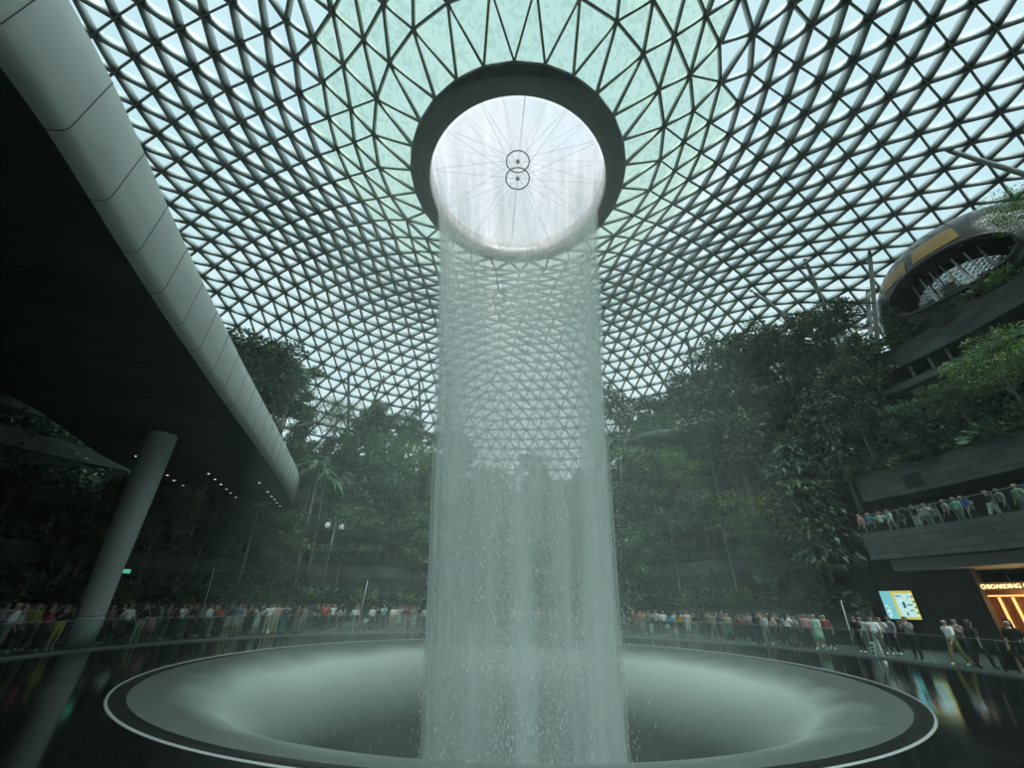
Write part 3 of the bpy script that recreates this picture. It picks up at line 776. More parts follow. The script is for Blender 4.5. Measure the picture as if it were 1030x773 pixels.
# undergrowth covering the terraces
n_c = 60000
az = 15+rng.random(n_c)*175; rr = 24.7+rng.random(n_c)**0.9*13.5
hz_ = np.array([hill_z(a_, b_) for a_, b_ in zip(rr, az)]); wb = np.array([wob(a_) for a_ in az])
ok = (az > 26) | ((rr > 27) & (az > 22))
lump = 0.5+0.5*np.sin(az*.9+rr*1.7)*np.sin(az*.37-rr*.8)
C = np.stack([(rr+wb)*np.cos(np.radians(az)), (rr+wb)*np.sin(np.radians(az)), hz_+rng.random(n_c)*(0.25+1.0*lump)], 1)[ok]
Dn = np.stack([-np.cos(np.radians(az)), -np.sin(np.radians(az)), 0.15+0*az], 1)[ok]
ug = link('undergrowth', leaf_mesh('undergrowth', C, Dn, (0.26+0.3*rng.random(len(C))), M['cover'], aspect=.5, seed=5))
tag(ug, 'low mixed undergrowth leaves covering the garden terraces', 'undergrowth', None, 'stuff')
# ------------------------------------------------------------------ grey canopy (bridge deck) on the left
can = empty('concrete_canopy', (-16, 0, 9.8))
tag(can, 'long dark-bottomed canopy deck with pale grey panelled edge', 'canopy')
OUT = [(-7.4, -21.5), (-8.3, -17.0), (-8.9, -14.3), (-9.55, -12.4), (-10.1, -10.9), (-11.1, -8.0), (-12.1, -4.9), (-13.1, -1.8), (-15.2, 5.1), (-17.0, 10.8), (-18.8, 16.2), (-21.2, 21.5), (-24.5, 26.0)]
INN = [(-20.5, -24), (-21.4, -15.0), (-21.8, -10.4), (-22.1, -7.5), (-22.6, -3.4), (-23.2, -0.7), (-24.2, 1.8), (-26.2, 6.2), (-27.4, 11.0), (-28.5, 15.0), (-29.6, 19.0), (-30.8, 23.0), (-32.0, 27.0)]
def resample(P_, n):
    P_ = np.array(P_, float); o = []
    for j in range(n):
        s_ = j/(n-1)*(len(P_)-1); i = min(int(s_), len(P_)-2); t = s_-i
        p0 = P_[max(i-1, 0)]; p1 = P_[i]; p2 = P_[i+1]; p3 = P_[min(i+2, len(P_)-1)]
        o.append(0.5*((2*p1)+(-p0+p2)*t+(2*p0-5*p1+4*p2-p3)*t*t+(-p0+3*p1-3*p2+p3)*t**3))
    return np.array(o)
nO = 73; Oc = resample(OUT, nO); Ic = resample(INN, nO)
Tn = np.gradient(Oc, axis=0); Tn /= np.linalg.norm(Tn, axis=1)[:, None]
Nn_ = np.stack([-Tn[:, 1], Tn[:, 0]], 1)          # towards the deck side
Nn_ *= np.sign(((Ic-Oc)*Nn_).sum(1))[:, None]
prof = [(0.30, 9.80), (0.16, 9.83), (0.05, 9.90), (0.01, 9.99), (0.0, 10.08), (0.0, 11.7), (0.2, 11.74), (0.5, 11.74)]
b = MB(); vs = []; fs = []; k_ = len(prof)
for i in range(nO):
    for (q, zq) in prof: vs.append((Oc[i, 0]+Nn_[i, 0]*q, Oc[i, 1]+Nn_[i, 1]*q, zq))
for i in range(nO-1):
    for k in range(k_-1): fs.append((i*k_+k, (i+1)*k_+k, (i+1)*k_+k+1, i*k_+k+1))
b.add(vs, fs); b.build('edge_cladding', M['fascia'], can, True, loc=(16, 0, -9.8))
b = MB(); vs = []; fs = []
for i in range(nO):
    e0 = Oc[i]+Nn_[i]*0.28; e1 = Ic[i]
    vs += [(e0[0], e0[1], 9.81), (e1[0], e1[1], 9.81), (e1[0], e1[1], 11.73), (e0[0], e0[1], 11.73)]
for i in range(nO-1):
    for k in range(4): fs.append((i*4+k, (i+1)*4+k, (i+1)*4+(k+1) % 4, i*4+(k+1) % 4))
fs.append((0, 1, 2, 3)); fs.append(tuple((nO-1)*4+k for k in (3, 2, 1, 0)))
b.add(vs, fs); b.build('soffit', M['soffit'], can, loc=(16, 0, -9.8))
arc = np.concatenate([[0], np.cumsum(np.linalg.norm(np.diff(Oc, axis=0), axis=1))])
sj = 0.55
ai0 = float(np.interp(-15.5, Oc[:, 1], arc))
while ai0 > 1.65: ai0 -= 1.65
b = MB()
while ai0 < arc[-1]:
    x = np.interp(ai0, arc, Oc[:, 0]); y = np.interp(ai0, arc, Oc[:, 1]); nx = np.interp(ai0, arc, Nn_[:, 0]); ny = np.interp(ai0, arc, Nn_[:, 1])
    pts = [(x+nx*(q-0.004), y+ny*(q-.004), zq-(0.004 if zq < 10 else 0)) for q, zq in prof[:6]]
    far = (x+nx*7, y+ny*7, 9.80)
    b.tube([far]+pts, 0.009, 4); ai0 += 1.65
b.build('panel_joint', M['joint'], can, loc=(16, 0, -9.8)).__setitem__('kind', 'stuff')
# columns
def column(base, top, r0, r1, label):
    o = empty('support_column', base); tag(o, label, 'column', 'columns under the grey canopy')
    d = Vector(top)-Vector(base); b = MB()
    b.tube([d*t for t in (0, .12)], [r0, r0*1.0], 40); b.build('base_sleeve', M['column'], o, True)
    b = MB(); b.tube([d*t for t in (.1215, .3, .6, 1.0)], [r0, r0*.98+.01, (r0+r1)/2, r1], 40, cap=False); b.build('shaft', M['column'], o, True)
    b = MB(); b.tube([d*.1195, d*.122], [r0*1.004, r0*1.004], 40); b.build('sleeve_joint', M['joint'], o, True)
    return o
column((-19.45, 3.05, 0.0), (-19.45, 2.45, 9.85), 0.54, 0.70, 'thick smooth grey column carrying the canopy beside the railing crowd')
column((-24.3, 13.6, 0.0), (-25.6, 14.2, 9.85), 0.55, 0.75, 'dim grey column deep in the shade below the row of downlights')
DL = [(-24.0, 6.3), (-25.3, 10.7), (-25.9, 12.2), (-26.3, 13.7), (-26.7, 15.1), (-27.2, 16.5), (-27.7, 18.1), (-21.9, 10.1), (-22.4, 11.6), (-22.9, 13.1), (-23.4, 14.6), (-23.9, 16.0), (-24.4, 17.6),
      (-19.5, 12.4), (-20.4, 15.3), (-20.9, 16.9), (-21.3, 18.2), (-21.8, 19.6), (-22.2, 21.0), (-22.7, 22.5), (-23.1, 23.8)]
b = MB(); b.lathe([(0.0, -0.02), (0.085, -0.02), (0.09, 0.0)], 16); dl_l = b.mesh('lens', M['downlight'])
b = MB(); b.lathe([(0.085, -0.03), (0.12, -0.03), (0.125, 0.0)], 16); dl_f = b.mesh('trim_ring', M['railmetal'])
rows = [('inner', DL[:7]), ('middle', DL[7:13]), ('outer', DL[13:])]
for rn, pts in rows:
    for i, (x, y) in enumerate(pts):
        o = empty('downlight', (x, y, 9.80)); link('lens', dl_l, o); link('trim_ring', dl_f, o)
        if i == 0: lab = f"uppermost round downlight of the {rn} row under the dark canopy"
        elif i == len(pts)-1: lab = f"lowest round downlight of the {rn} row under the dark canopy"
        else: lab = f"{ORD[i]}round downlight down the {rn} row under the dark canopy"
        tag(o, lab, 'downlight', 'downlights in the canopy soffit')

# ------------------------------------------------------------------ balcony building on the right
def ring_block(name, r0, r1, z0, z1, a0, a1, m, parent=None, n=60, uv=False):
    b = MB(); b.lathe([(r0, z0), (r0, z1), (r1, z1), (r1, z0)], n, a0, a1, closed=True, caps=True)
    o = b.build(name, m, parent)
    if uv:
        me = o.data; ul = me.uv_layers.new(name='UVMap')
        for l in me.loops:
            v = me.vertices[l.vertex_index].co
            ul.data[l.index].uv = (math.atan2(v.y, v.x)*r0, v.z)
    return o
def S(o, label=None): o['kind'] = 'structure'; 
bal = empty('stone_balcony', (24, 4, 4.9)); tag(bal, 'dark stone-clad curved balcony crowded with people above the sign hall', 'balcony')
def shift(o): o.location = (-24, -4, -4.9); return o
shift(ring_block('parapet', 24.0, 24.3, 4.75, 6.28, -48, 21.3, M['stone'], bal, uv=True))
shift(ring_block('deck', 24.3, 30.5, 4.9, 5.9, -48, 21.3, M['stone'], bal, uv=True))
b = MB(); b.lathe([(24.14, 7.36), (24.14, 7.40), (24.20, 7.40), (24.20, 7.36)], 80, -48, 21.3, closed=True); shift(b.build('top_rail', M['railmetal'], bal))
for k in range(22):
    a = -47+k*3.22; b = MB(); b.box(pol(24.17, a, 6.82), (0.05, 0.03, 1.08), R(a)); shift(b.build('rail_post', M['railmetal'], bal))
for k in range(21):
    b = MB(); b.lathe([(24.165, 6.3), (24.165, 7.36), (24.175, 7.36), (24.175, 6.3)], 3, -47+k*3.22+.1, -47+(k+1)*3.22-.1, closed=True, caps=True)
    shift(b.build('glass_panel', M['rail_glass'], bal))
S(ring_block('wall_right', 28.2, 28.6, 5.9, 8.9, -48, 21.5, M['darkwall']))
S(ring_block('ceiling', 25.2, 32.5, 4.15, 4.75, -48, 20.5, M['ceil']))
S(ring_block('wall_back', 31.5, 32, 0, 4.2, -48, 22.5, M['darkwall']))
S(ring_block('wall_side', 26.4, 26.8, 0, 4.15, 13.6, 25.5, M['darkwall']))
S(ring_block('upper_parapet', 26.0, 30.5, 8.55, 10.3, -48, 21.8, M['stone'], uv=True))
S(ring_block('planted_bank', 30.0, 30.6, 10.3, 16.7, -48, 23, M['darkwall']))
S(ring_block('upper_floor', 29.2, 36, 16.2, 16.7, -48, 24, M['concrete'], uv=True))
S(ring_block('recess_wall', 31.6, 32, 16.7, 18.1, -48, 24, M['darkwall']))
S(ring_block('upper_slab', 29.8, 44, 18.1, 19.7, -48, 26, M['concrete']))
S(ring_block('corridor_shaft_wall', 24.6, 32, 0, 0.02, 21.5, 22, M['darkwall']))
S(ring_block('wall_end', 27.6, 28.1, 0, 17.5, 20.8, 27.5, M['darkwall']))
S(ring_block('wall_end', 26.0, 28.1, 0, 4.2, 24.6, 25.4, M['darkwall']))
S(ring_block('sun_shade_slab', 22.5, 52, 14.5, 15.6, 170, 262, M['concrete']))  # unseen slab added to keep the sun off the left hillside
# sloping planted bank between the parapet and the upper floor
b = MB(); b.lathe([(27.0, 10.25), (28.4, 12.2), (29.6, 14.6), (30.0, 16.2)], 50, -48, 23); S(b.build('garden_bank', M['soil']))
n_c = 9000; az = -14+rng.random(n_c)*37; t = rng.random(n_c); rr = 26.7+3.2*t; zz_ = np.interp(rr, [26.7, 28.4, 29.6, 30.0], [10.2, 12.2, 14.6, 16.2])
C = np.stack([rr*np.cos(np.radians(az)), rr*np.sin(np.radians(az)), zz_+rng.random(n_c)*.5], 1)
Dn = np.stack([-np.cos(np.radians(az)), -np.sin(np.radians(az)), 0*az], 1)
bk = link('bank_creeper', leaf_mesh('bank_creeper', C, Dn, .22+.2*rng.random(n_c), M['cover'], aspect=.55, seed=9))
tag(bk, 'broad-leaved creeper spilling down the bank above the stone parapet', 'creeper', None, 'stuff')
win = empty('wall_window', pol(25.99, 14.6, 8.9)); win.rotation_euler = (0, 0, R(14.6)); tag(win, 'small dark square window set in the stone parapet', 'window')
b = MB(); b.box((0, 0, 0.35), (0.05, 0.9, 0.75)); b.build('pane', M['black'], win)
b = MB()
for c, s_ in (((0, 0, -.05), (.08, 1.0, .06)), ((0, 0, .75), (.08, 1.0, .06)), ((0, -.48, .35), (.08, .06, .8)), ((0, .48, .35), (.08, .06, .8))): b.box(c, s_)
b.build('frame', M['joint'], win)
# posts in the upper recess
for i, a in enumerate((13.6, 11.2, 9.0, 4.0, -1.0)):
    b = MB(); b.tube([pol(30.3, a, 16.7), pol(30.3, a, 18.1)], 0.09, 10)
    o = b.build('recess_post', M['palebark'], None, True); tag(o, f"{ORD[i]}pale post from the left in the dark recess of the upper floor" if i else 'leftmost pale post in the dark recess of the upper floor', 'post', 'posts of the upper recess')
# upper rails
ur = empty('upper_railing', pol(30.2, 4, 19.7)); tag(ur, 'thin pale railing along the edge of the top slab under the mirrored pod', 'railing')
off = -pol(30.2, 4, 19.7)
b = MB()
for zq in (20.7, 20.4, 20.1): b.lathe([(30.17, zq), (30.17, zq+.03), (30.2, zq+.03), (30.2, zq)], 60, -30, 22, closed=True)
b.build('rail_bar', M['railmetal'], ur, loc=off)
for k in range(27):
    b = MB(); b.tube([pol(30.18, -30+k*2, 19.7), pol(30.18, -30+k*2, 20.72)], 0.02, 5); b.build('rail_post', M['railmetal'], ur, loc=off)
# curved upper terrace behind right trees
ct = empty('curved_terrace', pol(34, 40, 21)); tag(ct, 'curved concrete terrace with a railing high among the trees', 'terrace')
off = -pol(34, 40, 21)
cc = pol(36.5, 39); b = MB(); b.lathe([(0.0, 20.3), (4.3, 20.3), (5.4, 21.4), (5.5, 22.3), (5.3, 22.3), (5.2, 21.7), (0, 21.7)], 60, 0, 360, c=(cc.x, cc.y)); b.build('slab', M['concrete'], ct, True, loc=off)
b = MB(); b.lathe([(5.37, 23.2), (5.37, 23.24), (5.41, 23.24), (5.41, 23.2)], 60, c=(cc.x, cc.y), closed=True)
for k in range(40): b.tube([(cc.x+5.39*math.cos(k*PI/20), cc.y+5.39*math.sin(k*PI/20), z_) for z_ in (22.3, 23.2)], .02, 4)
b.build('railing', M['railmetal'], ct, loc=off)
b = MB(); b.tube([(cc.x, cc.y, 12), (cc.x, cc.y, 20.4)], [2.6, 3.0], 24); b.build('stem', M['concrete'], ct, True, loc=off)
b = MB(); cc2 = pol(33.2, 57)
b.lathe([(0.0, 18.2), (3.6, 18.2), (4.2, 18.9), (4.2, 19.6), (0, 19.6)], 40, c=(cc2.x, cc2.y)); b.tube([(cc2.x, cc2.y, 10), (cc2.x, cc2.y, 18.3)], 2.0, 20)
tag(b.build('round_platform', M['concrete'], None, True), 'small round concrete platform among trees right of the falling water', 'platform')

# info screen
scr = empty('information_screen', pol(25.9, 22.2, 0)); scr.rotation_euler = (0, 0, R(21.0)); scr.scale = (1, .92, 1); tag(scr, 'bright cyan and yellow information screen on the dark wall behind the walkway', 'screen')
# local frame: -x faces the basin, y runs sideways ; az grows to the left of the picture
cyan = mat('screen_cyan', (0.2, 0.6, 0.65), 0.4, emit=(0.22, 0.62, 0.68), estr=0.75)
sky_ = mat('screen_pale', (0.6, 0.85, 0.85), 0.4, emit=(0.50, 0.80, 0.78), estr=0.85)
yel = mat('screen_yellow', (0.8, 0.7, 0.15), 0.4, emit=(0.62, 0.55, 0.10), estr=0.8)
dk = mat('screen_dark', (0.03, 0.08, 0.12), 0.4, emit=(0.02, 0.06, 0.1), estr=0.6)
pale = mat('screen_white', (0.85, 0.95, 0.93), 0.4, emit=(0.75, 0.92, 0.88), estr=0.85)
b = MB(); b.box((0.06, 0, 2.3), (0.12, 1.98, 1.62)); b.box((0.1, 0, .75), (.1, .5, 1.5)); b.build('housing', M['black'], scr)
SCRP = {}
def scrq(y0, y1, z0, z1, m, name, x=-0.012):
    b = MB(); b.box((x, (y0+y1)/2, (z0+z1)/2), (0.012, abs(y1-y0), z1-z0)); SCRP[name] = b.build(name, m, SCRP.get({'printed_mark': 'timetable_panel', 'side_mark': 'yellow_field', 'picture_fleck': 'cyan_picture'}.get(name, ''), scr)); return SCRP[name]
scrq(.95, -.95, 1.53, 3.07, yel, 'yellow_field')
scrq(.95, .28, 1.53, 3.07, cyan, 'cyan_picture', -.02)
scrq(.12, -.80, 1.66, 2.92, sky_, 'timetable_panel', -.02)
for i, (y, z_, w_, h_, m) in enumerate([(-.1, 2.78, .3, .06, dk), (-.28, 2.3, .14, .34, dk), (-.6, 2.3, .30, .06, dk), (-.3, 1.82, .10, .14, dk), (-.62, 2.0, .2, .05, dk), (-.1, 2.5, .2, .05, pale), (-.66, 2.72, .12, .05, dk)]):
    scrq(y+w_/2, y-w_/2, z_-h_/2, z_+h_/2, m, 'printed_mark', -.028)
for i in range(9):
    zq = 1.7+i*.145; scrq(-.84, -.93, zq, zq+.08, dk if i % 2 else pale, 'side_mark', -.028)
for i in range(7): scrq(.85-.08*(i % 3), .72-.1*(i % 2), 1.6+i*.1, 1.68+i*.1, pale, 'picture_fleck', -.028)
# boarding gates sign
def text_mesh(body, size, m, depth=0.02):
    cu = bpy.data.curves.new('t', 'FONT'); cu.body = body; cu.size = size; cu.extrude = depth; cu.offset = size*0.012
    o = bpy.data.objects.new('t', cu); COL.objects.link(o); bpy.context.view_layer.update()
    me = bpy.data.meshes.new_from_object(o.evaluated_get(bpy.context.evaluated_depsgraph_get())); bpy.data.objects.remove(o); me.materials.clear(); me.materials.append(m); return me
sg = empty('direction_sign', pol(26.0, 9.9, 3.2)); sg.rotation_euler = (0, 0, R(9.4)); sg.scale = (1, .7, .7); tag(sg, 'long amber-lit sign with bright capital letters hanging over the hall entrance', 'sign')
b = MB(); b.box((0.03, 0, 0), (0.05, 4.0, 0.52)); sgb = b.build('sign_board', M['signback'], sg)
b = MB()
for y in (-1.7, 0, 1.7): b.tube([(0.03, y, .25), (0.03, y, .93)], .02, 6)
b.build('hanger', M['railmetal'], sg)
me = text_mesh('BOARDING GATES', 0.40, M['signtext'])
t_ = link('lettering', me, sgb); t_.rotation_euler = (R(90), 0, R(-90)); t_.location = (-0.02, 1.52, -0.14)
b = MB(); b.tube([(-0.02, 1.74, 0), (-0.035, 1.74, 0)], .17, 20); rs_ = b.build('round_symbol', M['signtext'], sgb, True)
b = MB(); b.box((-.045, 1.74, 0), (.012, .2, .06), 0); b.box((-.045, 1.74, 0), (.012, .06, .2), 0); b.build('symbol_mark', M['signback'], sgb)
# warm shop
shop = empty('shop_front', pol(29.0, 7.6, 0)); shop.rotation_euler = (0, 0, R(7.6)); tag(shop, 'warm-lit wooden shop front glowing under the balcony', 'shop')
b = MB(); b.box((0.3, 2.6, 1.55), (0.3, 11.6, 3.1)); b.build('back_panel', M['shopwall'], shop)
b = MB(); b.box((-0.6, 2.6, 2.98), (1.6, 11.6, .22)); b.build('lintel', M['shopwall'], shop)
for i in range(17):
    b = MB(); b.box((0.1, 8.0-i*.66, 1.9), (.06, .10, 1.7)); b.build('light_strip', M['warm'], shop)
b = MB(); b.box((-1.38, 2.6, 2.80), (.05, 11.2, .07)); b.build('cornice_light', M['warm'], shop)
b = MB(); b.box((-.3, 2.4, .5), (.5, 10.4, 1.0)); b.build('counter', M['black'], shop)
l_ = bpy.data.lights.new('shop_glow', 'POINT'); l_.energy = 130; l_.color = (1, .6, .3); l_.shadow_soft_size = .4
lo = bpy.data.objects.new('shop_glow', l_); COL.objects.link(lo); lo.location = pol(27.3, 10.5, 2.2)
# exit sign
b = MB(); b.box((0, 0, 0), (.05, .9, .22)); ex = empty('exit_sign', pol(24.5, 160.5, 3.3)); ex.rotation_euler = (0, 0, R(160.5)); ex.scale = (.5, .45, 1); tag(ex, 'small glowing green sign in the shade behind the crowd near the column', 'sign')
b.build('lit_face', M['exit'], ex); b = MB(); b.box((.04, 0, 0), (.04, .96, .28)); b.tube([(.04, 0, -.1), (.04, 0, -3.1)], .03, 8); b.build('case', M['black'], ex)
# globe lamp
gl = empty('globe_lamp', pol(25.6, 129.0, 2.0)); gl.rotation_euler = (0, 0, R(129)); tag(gl, 'tall lamp post with two round white globes on the garden slope', 'lamp post')
b = MB(); b.tube([(0, 0, 0), (0, 0, 6.3)], [.09, .06], 10); b.build('post', M['railmetal'], gl, True)
b = MB(); b.tube([(0, -.62, 6.1), (0, -.3, 6.38), (0, .3, 6.38), (0, .62, 6.1)], .035, 6); ca_ = b.build('cross_arm', M['railmetal'], gl)
for y in (-.62, .62):
    b = MB(); b.ico((0, y, 5.9), .25, n=16, m_=10); b.build('globe', M['lampglobe'], ca_, True)
# round mirrored pod
pc = pol(34.5, 7.0, 22.0)
pod = empty('mirrored_pod', pc); pod.rotation_euler = (0, 0, R(3.0)); tag(pod, 'huge rounded bronze mirrored pod perched on the top slab under the roof', 'pod')
ax, ay, az_ = 5.0, 6.4, 6.4
def pod_pt(u, v, k=1.0):   # u: angle around from -x, v: elevation
    cu = math.copysign(abs(math.cos(v))**.8, math.cos(v))
    return (-ax*k*cu*math.cos(u), ay*k*cu*math.sin(u), az_*k*math.copysign(abs(math.sin(v))**.9, math.sin(v)))
nu, nv = 64, 36; vs = []; fs = []
for j in range(nv+1):
    for i in range(nu): vs.append(pod_pt(2*PI*i/nu-PI, -PI/2*.35+(PI/2*1.35-.001)*j/nv))
def in_open(u, v): return ((u+0.25)/0.60)**2+((v-0.10)/0.22)**2 < 1
for j in range(nv):
    for i in range(nu):
        u = 2*PI*(i+.5)/nu-PI; v = -PI/2*.35+(PI/2*1.35)*(j+.5)/nv
        if in_open(u, v): continue
        fs.append((j*nu+i, j*nu+(i+1) % nu, (j+1)*nu+(i+1) % nu, (j+1)*nu+i))
b = MB(); b.add(vs, fs); b.build('shell', M['pod'], pod, True)
b = MB(); ring_ = [pod_pt(-0.25+.63*math.cos(t), .10+.245*math.sin(t), 1.005) for t in np.linspace(0, 2*PI, 41)]
b.tube(ring_, .16, 8, cap=False); b.build('opening_rim', M['pod'], pod, True)
b = MB(); vs = []; fs = []
for j in range(13):
    for i in range(21):
        u = -.25-.62+1.24*i/20; v = .10-.24+.48*j/12; p = pod_pt(u, v, .80); vs.append(p)
for j in range(12):
    for i in range(20): fs.append((j*21+i, j*21+i+1, (j+1)*21+i+1, (j+1)*21+i))
b.add(vs, fs); b.build('inner_wall', M['podglass'], pod, True)
def pod_panel(u0, u1, v0, v1, m, name):
    vs = []; fs = []
    for j in range(9):
        for i in range(13): vs.append(pod_pt(u0+(u1-u0)*i/12, v0+(v1-v0)*j/8, 1.008))
    for j in range(8):
        for i in range(12): fs.append((j*13+i, j*13+i+1, (j+1)*13+i+1, (j+1)*13+i))
    b = MB(); b.add(vs, fs); return b.build(name, m, pod, True)
pod_panel(.02, .44, .36, .58, M['amber'], 'amber_panel'); pod_panel(-.56, -.08, .40, .66, M['amber'], 'amber_panel')
for i in range(7):
    b = MB(); u = -.7+i*.13; b.tube([pod_pt(u, -.08, .86), pod_pt(u+.05, .30, .86)], .03+.02*(i % 3), 6); b.build('inner_rib', M['railmetal'], pod)
# struts propping the roof
ST = [((32.5, -0.2), (36.5, -3.2, 22), 'thick pale strut slanting under the roof above the mirrored pod'), ((26.7, 16.4), (32.2, 13.5, 21.5), 'long pale strut slanting down to the right among the treetops'),
      ((29.6, 11.5), (31.8, 14.2, 21.5), 'steep grey strut rising from the treetops next to the long slanting one'), ((36.1, 12.9), (33.0, 13.2, 21.5), 'short upright strut just left of the mirrored pod'),
      ((22.2, 24.1), (24.0, 28.6, 20.5), 'upright grey strut above the bushy treetops right of the water'), ((17.9, 28.0), (23.4, 29.5, 20.5), 'strut leaning right toward the round platform'),
      ((-23.7, 31.4), (-21.6, 33.2, 17.5), 'upright strut behind the treetops left of the water'), ((-19.3, 33.4), (-21.6, 33.2, 17.5), 'strut leaning left in the treetops left of the water'),
      ((-14.4, 34.8), (-12.6, 37.0, 18), 'thin strut at the left edge of the falling water'), ((33.8, 9.0), (32.6, 12.0, 21.5), 'short slanting strut half hidden by leaves near the pod')]
for (tx, ty), bt, lab in ST:
    tz = roof_z(math.hypot(tx-OC[0], ty))-.25
    o = empty('roof_strut', bt); tag(o, lab, 'strut', 'struts propping the glass roof')
    d = Vector((tx, ty, tz))-Vector(bt); b = MB(); b.tube([d*0, d*.06, d*.5, d*.94, d], [.10, .17, .18, .17, .08], 14); b.build('pipe', M['steel'], o, True)
    b = MB(); b.ico(tuple(d), .2); b.build('ball_joint', M['steel'], o, True)

# steps and pole behind the crowd
tag(ring_block('garden_steps', 23.6, 24.6, 0.0, 0.5, 96, 136, M['concrete']), 'low concrete steps behind the crowd left of the falling water', 'steps')
for i, (a, r_, z0, l_, dx, lab) in enumerate(((18.4, 18.3, .9, 1.5, .1, 'thin pale pole sticking up over the barrier near the end of the balcony'), (153.5, 20.5, 2.0, 1.6, -.25, 'thin white pole held up above the crowd under the canopy'), (124.0, 21.0, 1.8, 1.6, .2, 'thin white stick raised above the heads left of the water'))):
    p = pol(r_, a, 0.02 if i == 0 else 0.02); b = MB(); b.tube([(0, 0, 0), (dx, 0, z0+l_)], .02, 6)
    o = b.build('pole', M['white'], None, True, loc=p); tag(o, lab, 'pole')
# floor placard
pl = empty('floor_placard', pol(18.2, 15.2, 0.015)); pl.rotation_euler = (0, 0, R(15.2)); tag(pl, 'small white floor placard standing behind the glass barrier', 'placard')
for sx in (-1, 1):
    b = MB(); b.add([(sx*.14, -.13, 0), (sx*.14, .13, 0), (sx*.02, .13, .62), (sx*.02, -.13, .62), (sx*.12, -.13, 0), (sx*.12, .13, 0), (sx*.005, .13, .62), (sx*.005, -.13, .62)], [(0, 1, 2, 3), (7, 6, 5, 4), (0, 4, 5, 1), (3, 2, 6, 7), (0, 3, 7, 4), (1, 5, 6, 2)])
    b.build('board', M['white'], pl)
b = MB()
for i in range(3): b.box((-.128+i*.027, 0, .15+i*.16), (.02, .08 if i % 2 else .12, .08))
b.build('printed_mark', M['black'], pl)
# stroller and suitcase
stv = empty('stroller', pol(19.6, -4.2, 0.015)); stv.rotation_euler = (0, 0, R(60)); tag(stv, 'dark folding stroller parked on the walkway at the right', 'stroller')
for (x, y) in ((-.35, -.25), (-.35, .25), (.35, -.25), (.35, .25)):
    b = MB(); b.tube([(x, y-.02, .14), (x, y+.02, .14)], .14, 16); b.build('wheel', M['black'], stv, True)
b = MB()
for y in (-.25, .25):
    b.tube([(-.35, y, .14), (.1, y, .55), (.45, y, 1.05)], .018, 6); b.tube([(.35, y, .14), (-.1, y, .6)], .018, 6)
b.tube([(.45, -.25, 1.05), (.45, .25, 1.05)], .022, 6); b.build('frame', M['railmetal'], stv)
b = MB(); b.add([(-.3, -.22, .42), (-.3, .22, .42), (.1, .22, .40), (.1, -.22, .40), (.34, -.22, .95), (.34, .22, .95)], [(0, 1, 2, 3), (3, 2, 5, 4)]); b.build('seat', M['black'], stv)
b = MB(); b.lathe([(.32, 0), (.30, .12), (.2, .22), (.02, .26)], 12, -90, 90); b.build('hood', M['black'], stv, True, loc=(.1, 0, .82))
su = empty('suitcase', pol(18.7, -.6, 0.015)); su.rotation_euler = (0, 0, R(30)); tag(su, 'small dark wheeled suitcase beside the person in black', 'suitcase')
b = MB(); b.box((0, 0, .38), (.24, .42, .6)); b.build('shell', M['black'], su)
b = MB(); b.tube([(.1, -.12, .68), (.1, -.12, 1.0), (.1, .12, 1.0), (.1, .12, .68)], .012, 5); b.build('handle', M['railmetal'], su)
for (x, y) in ((-.09, -.17), (-.09, .17), (.09, -.17), (.09, .17)):
    b = MB(); b.tube([(x, y-.015, .035), (x, y+.015, .035)], .035, 10); b.build('wheel', M['black'], su)

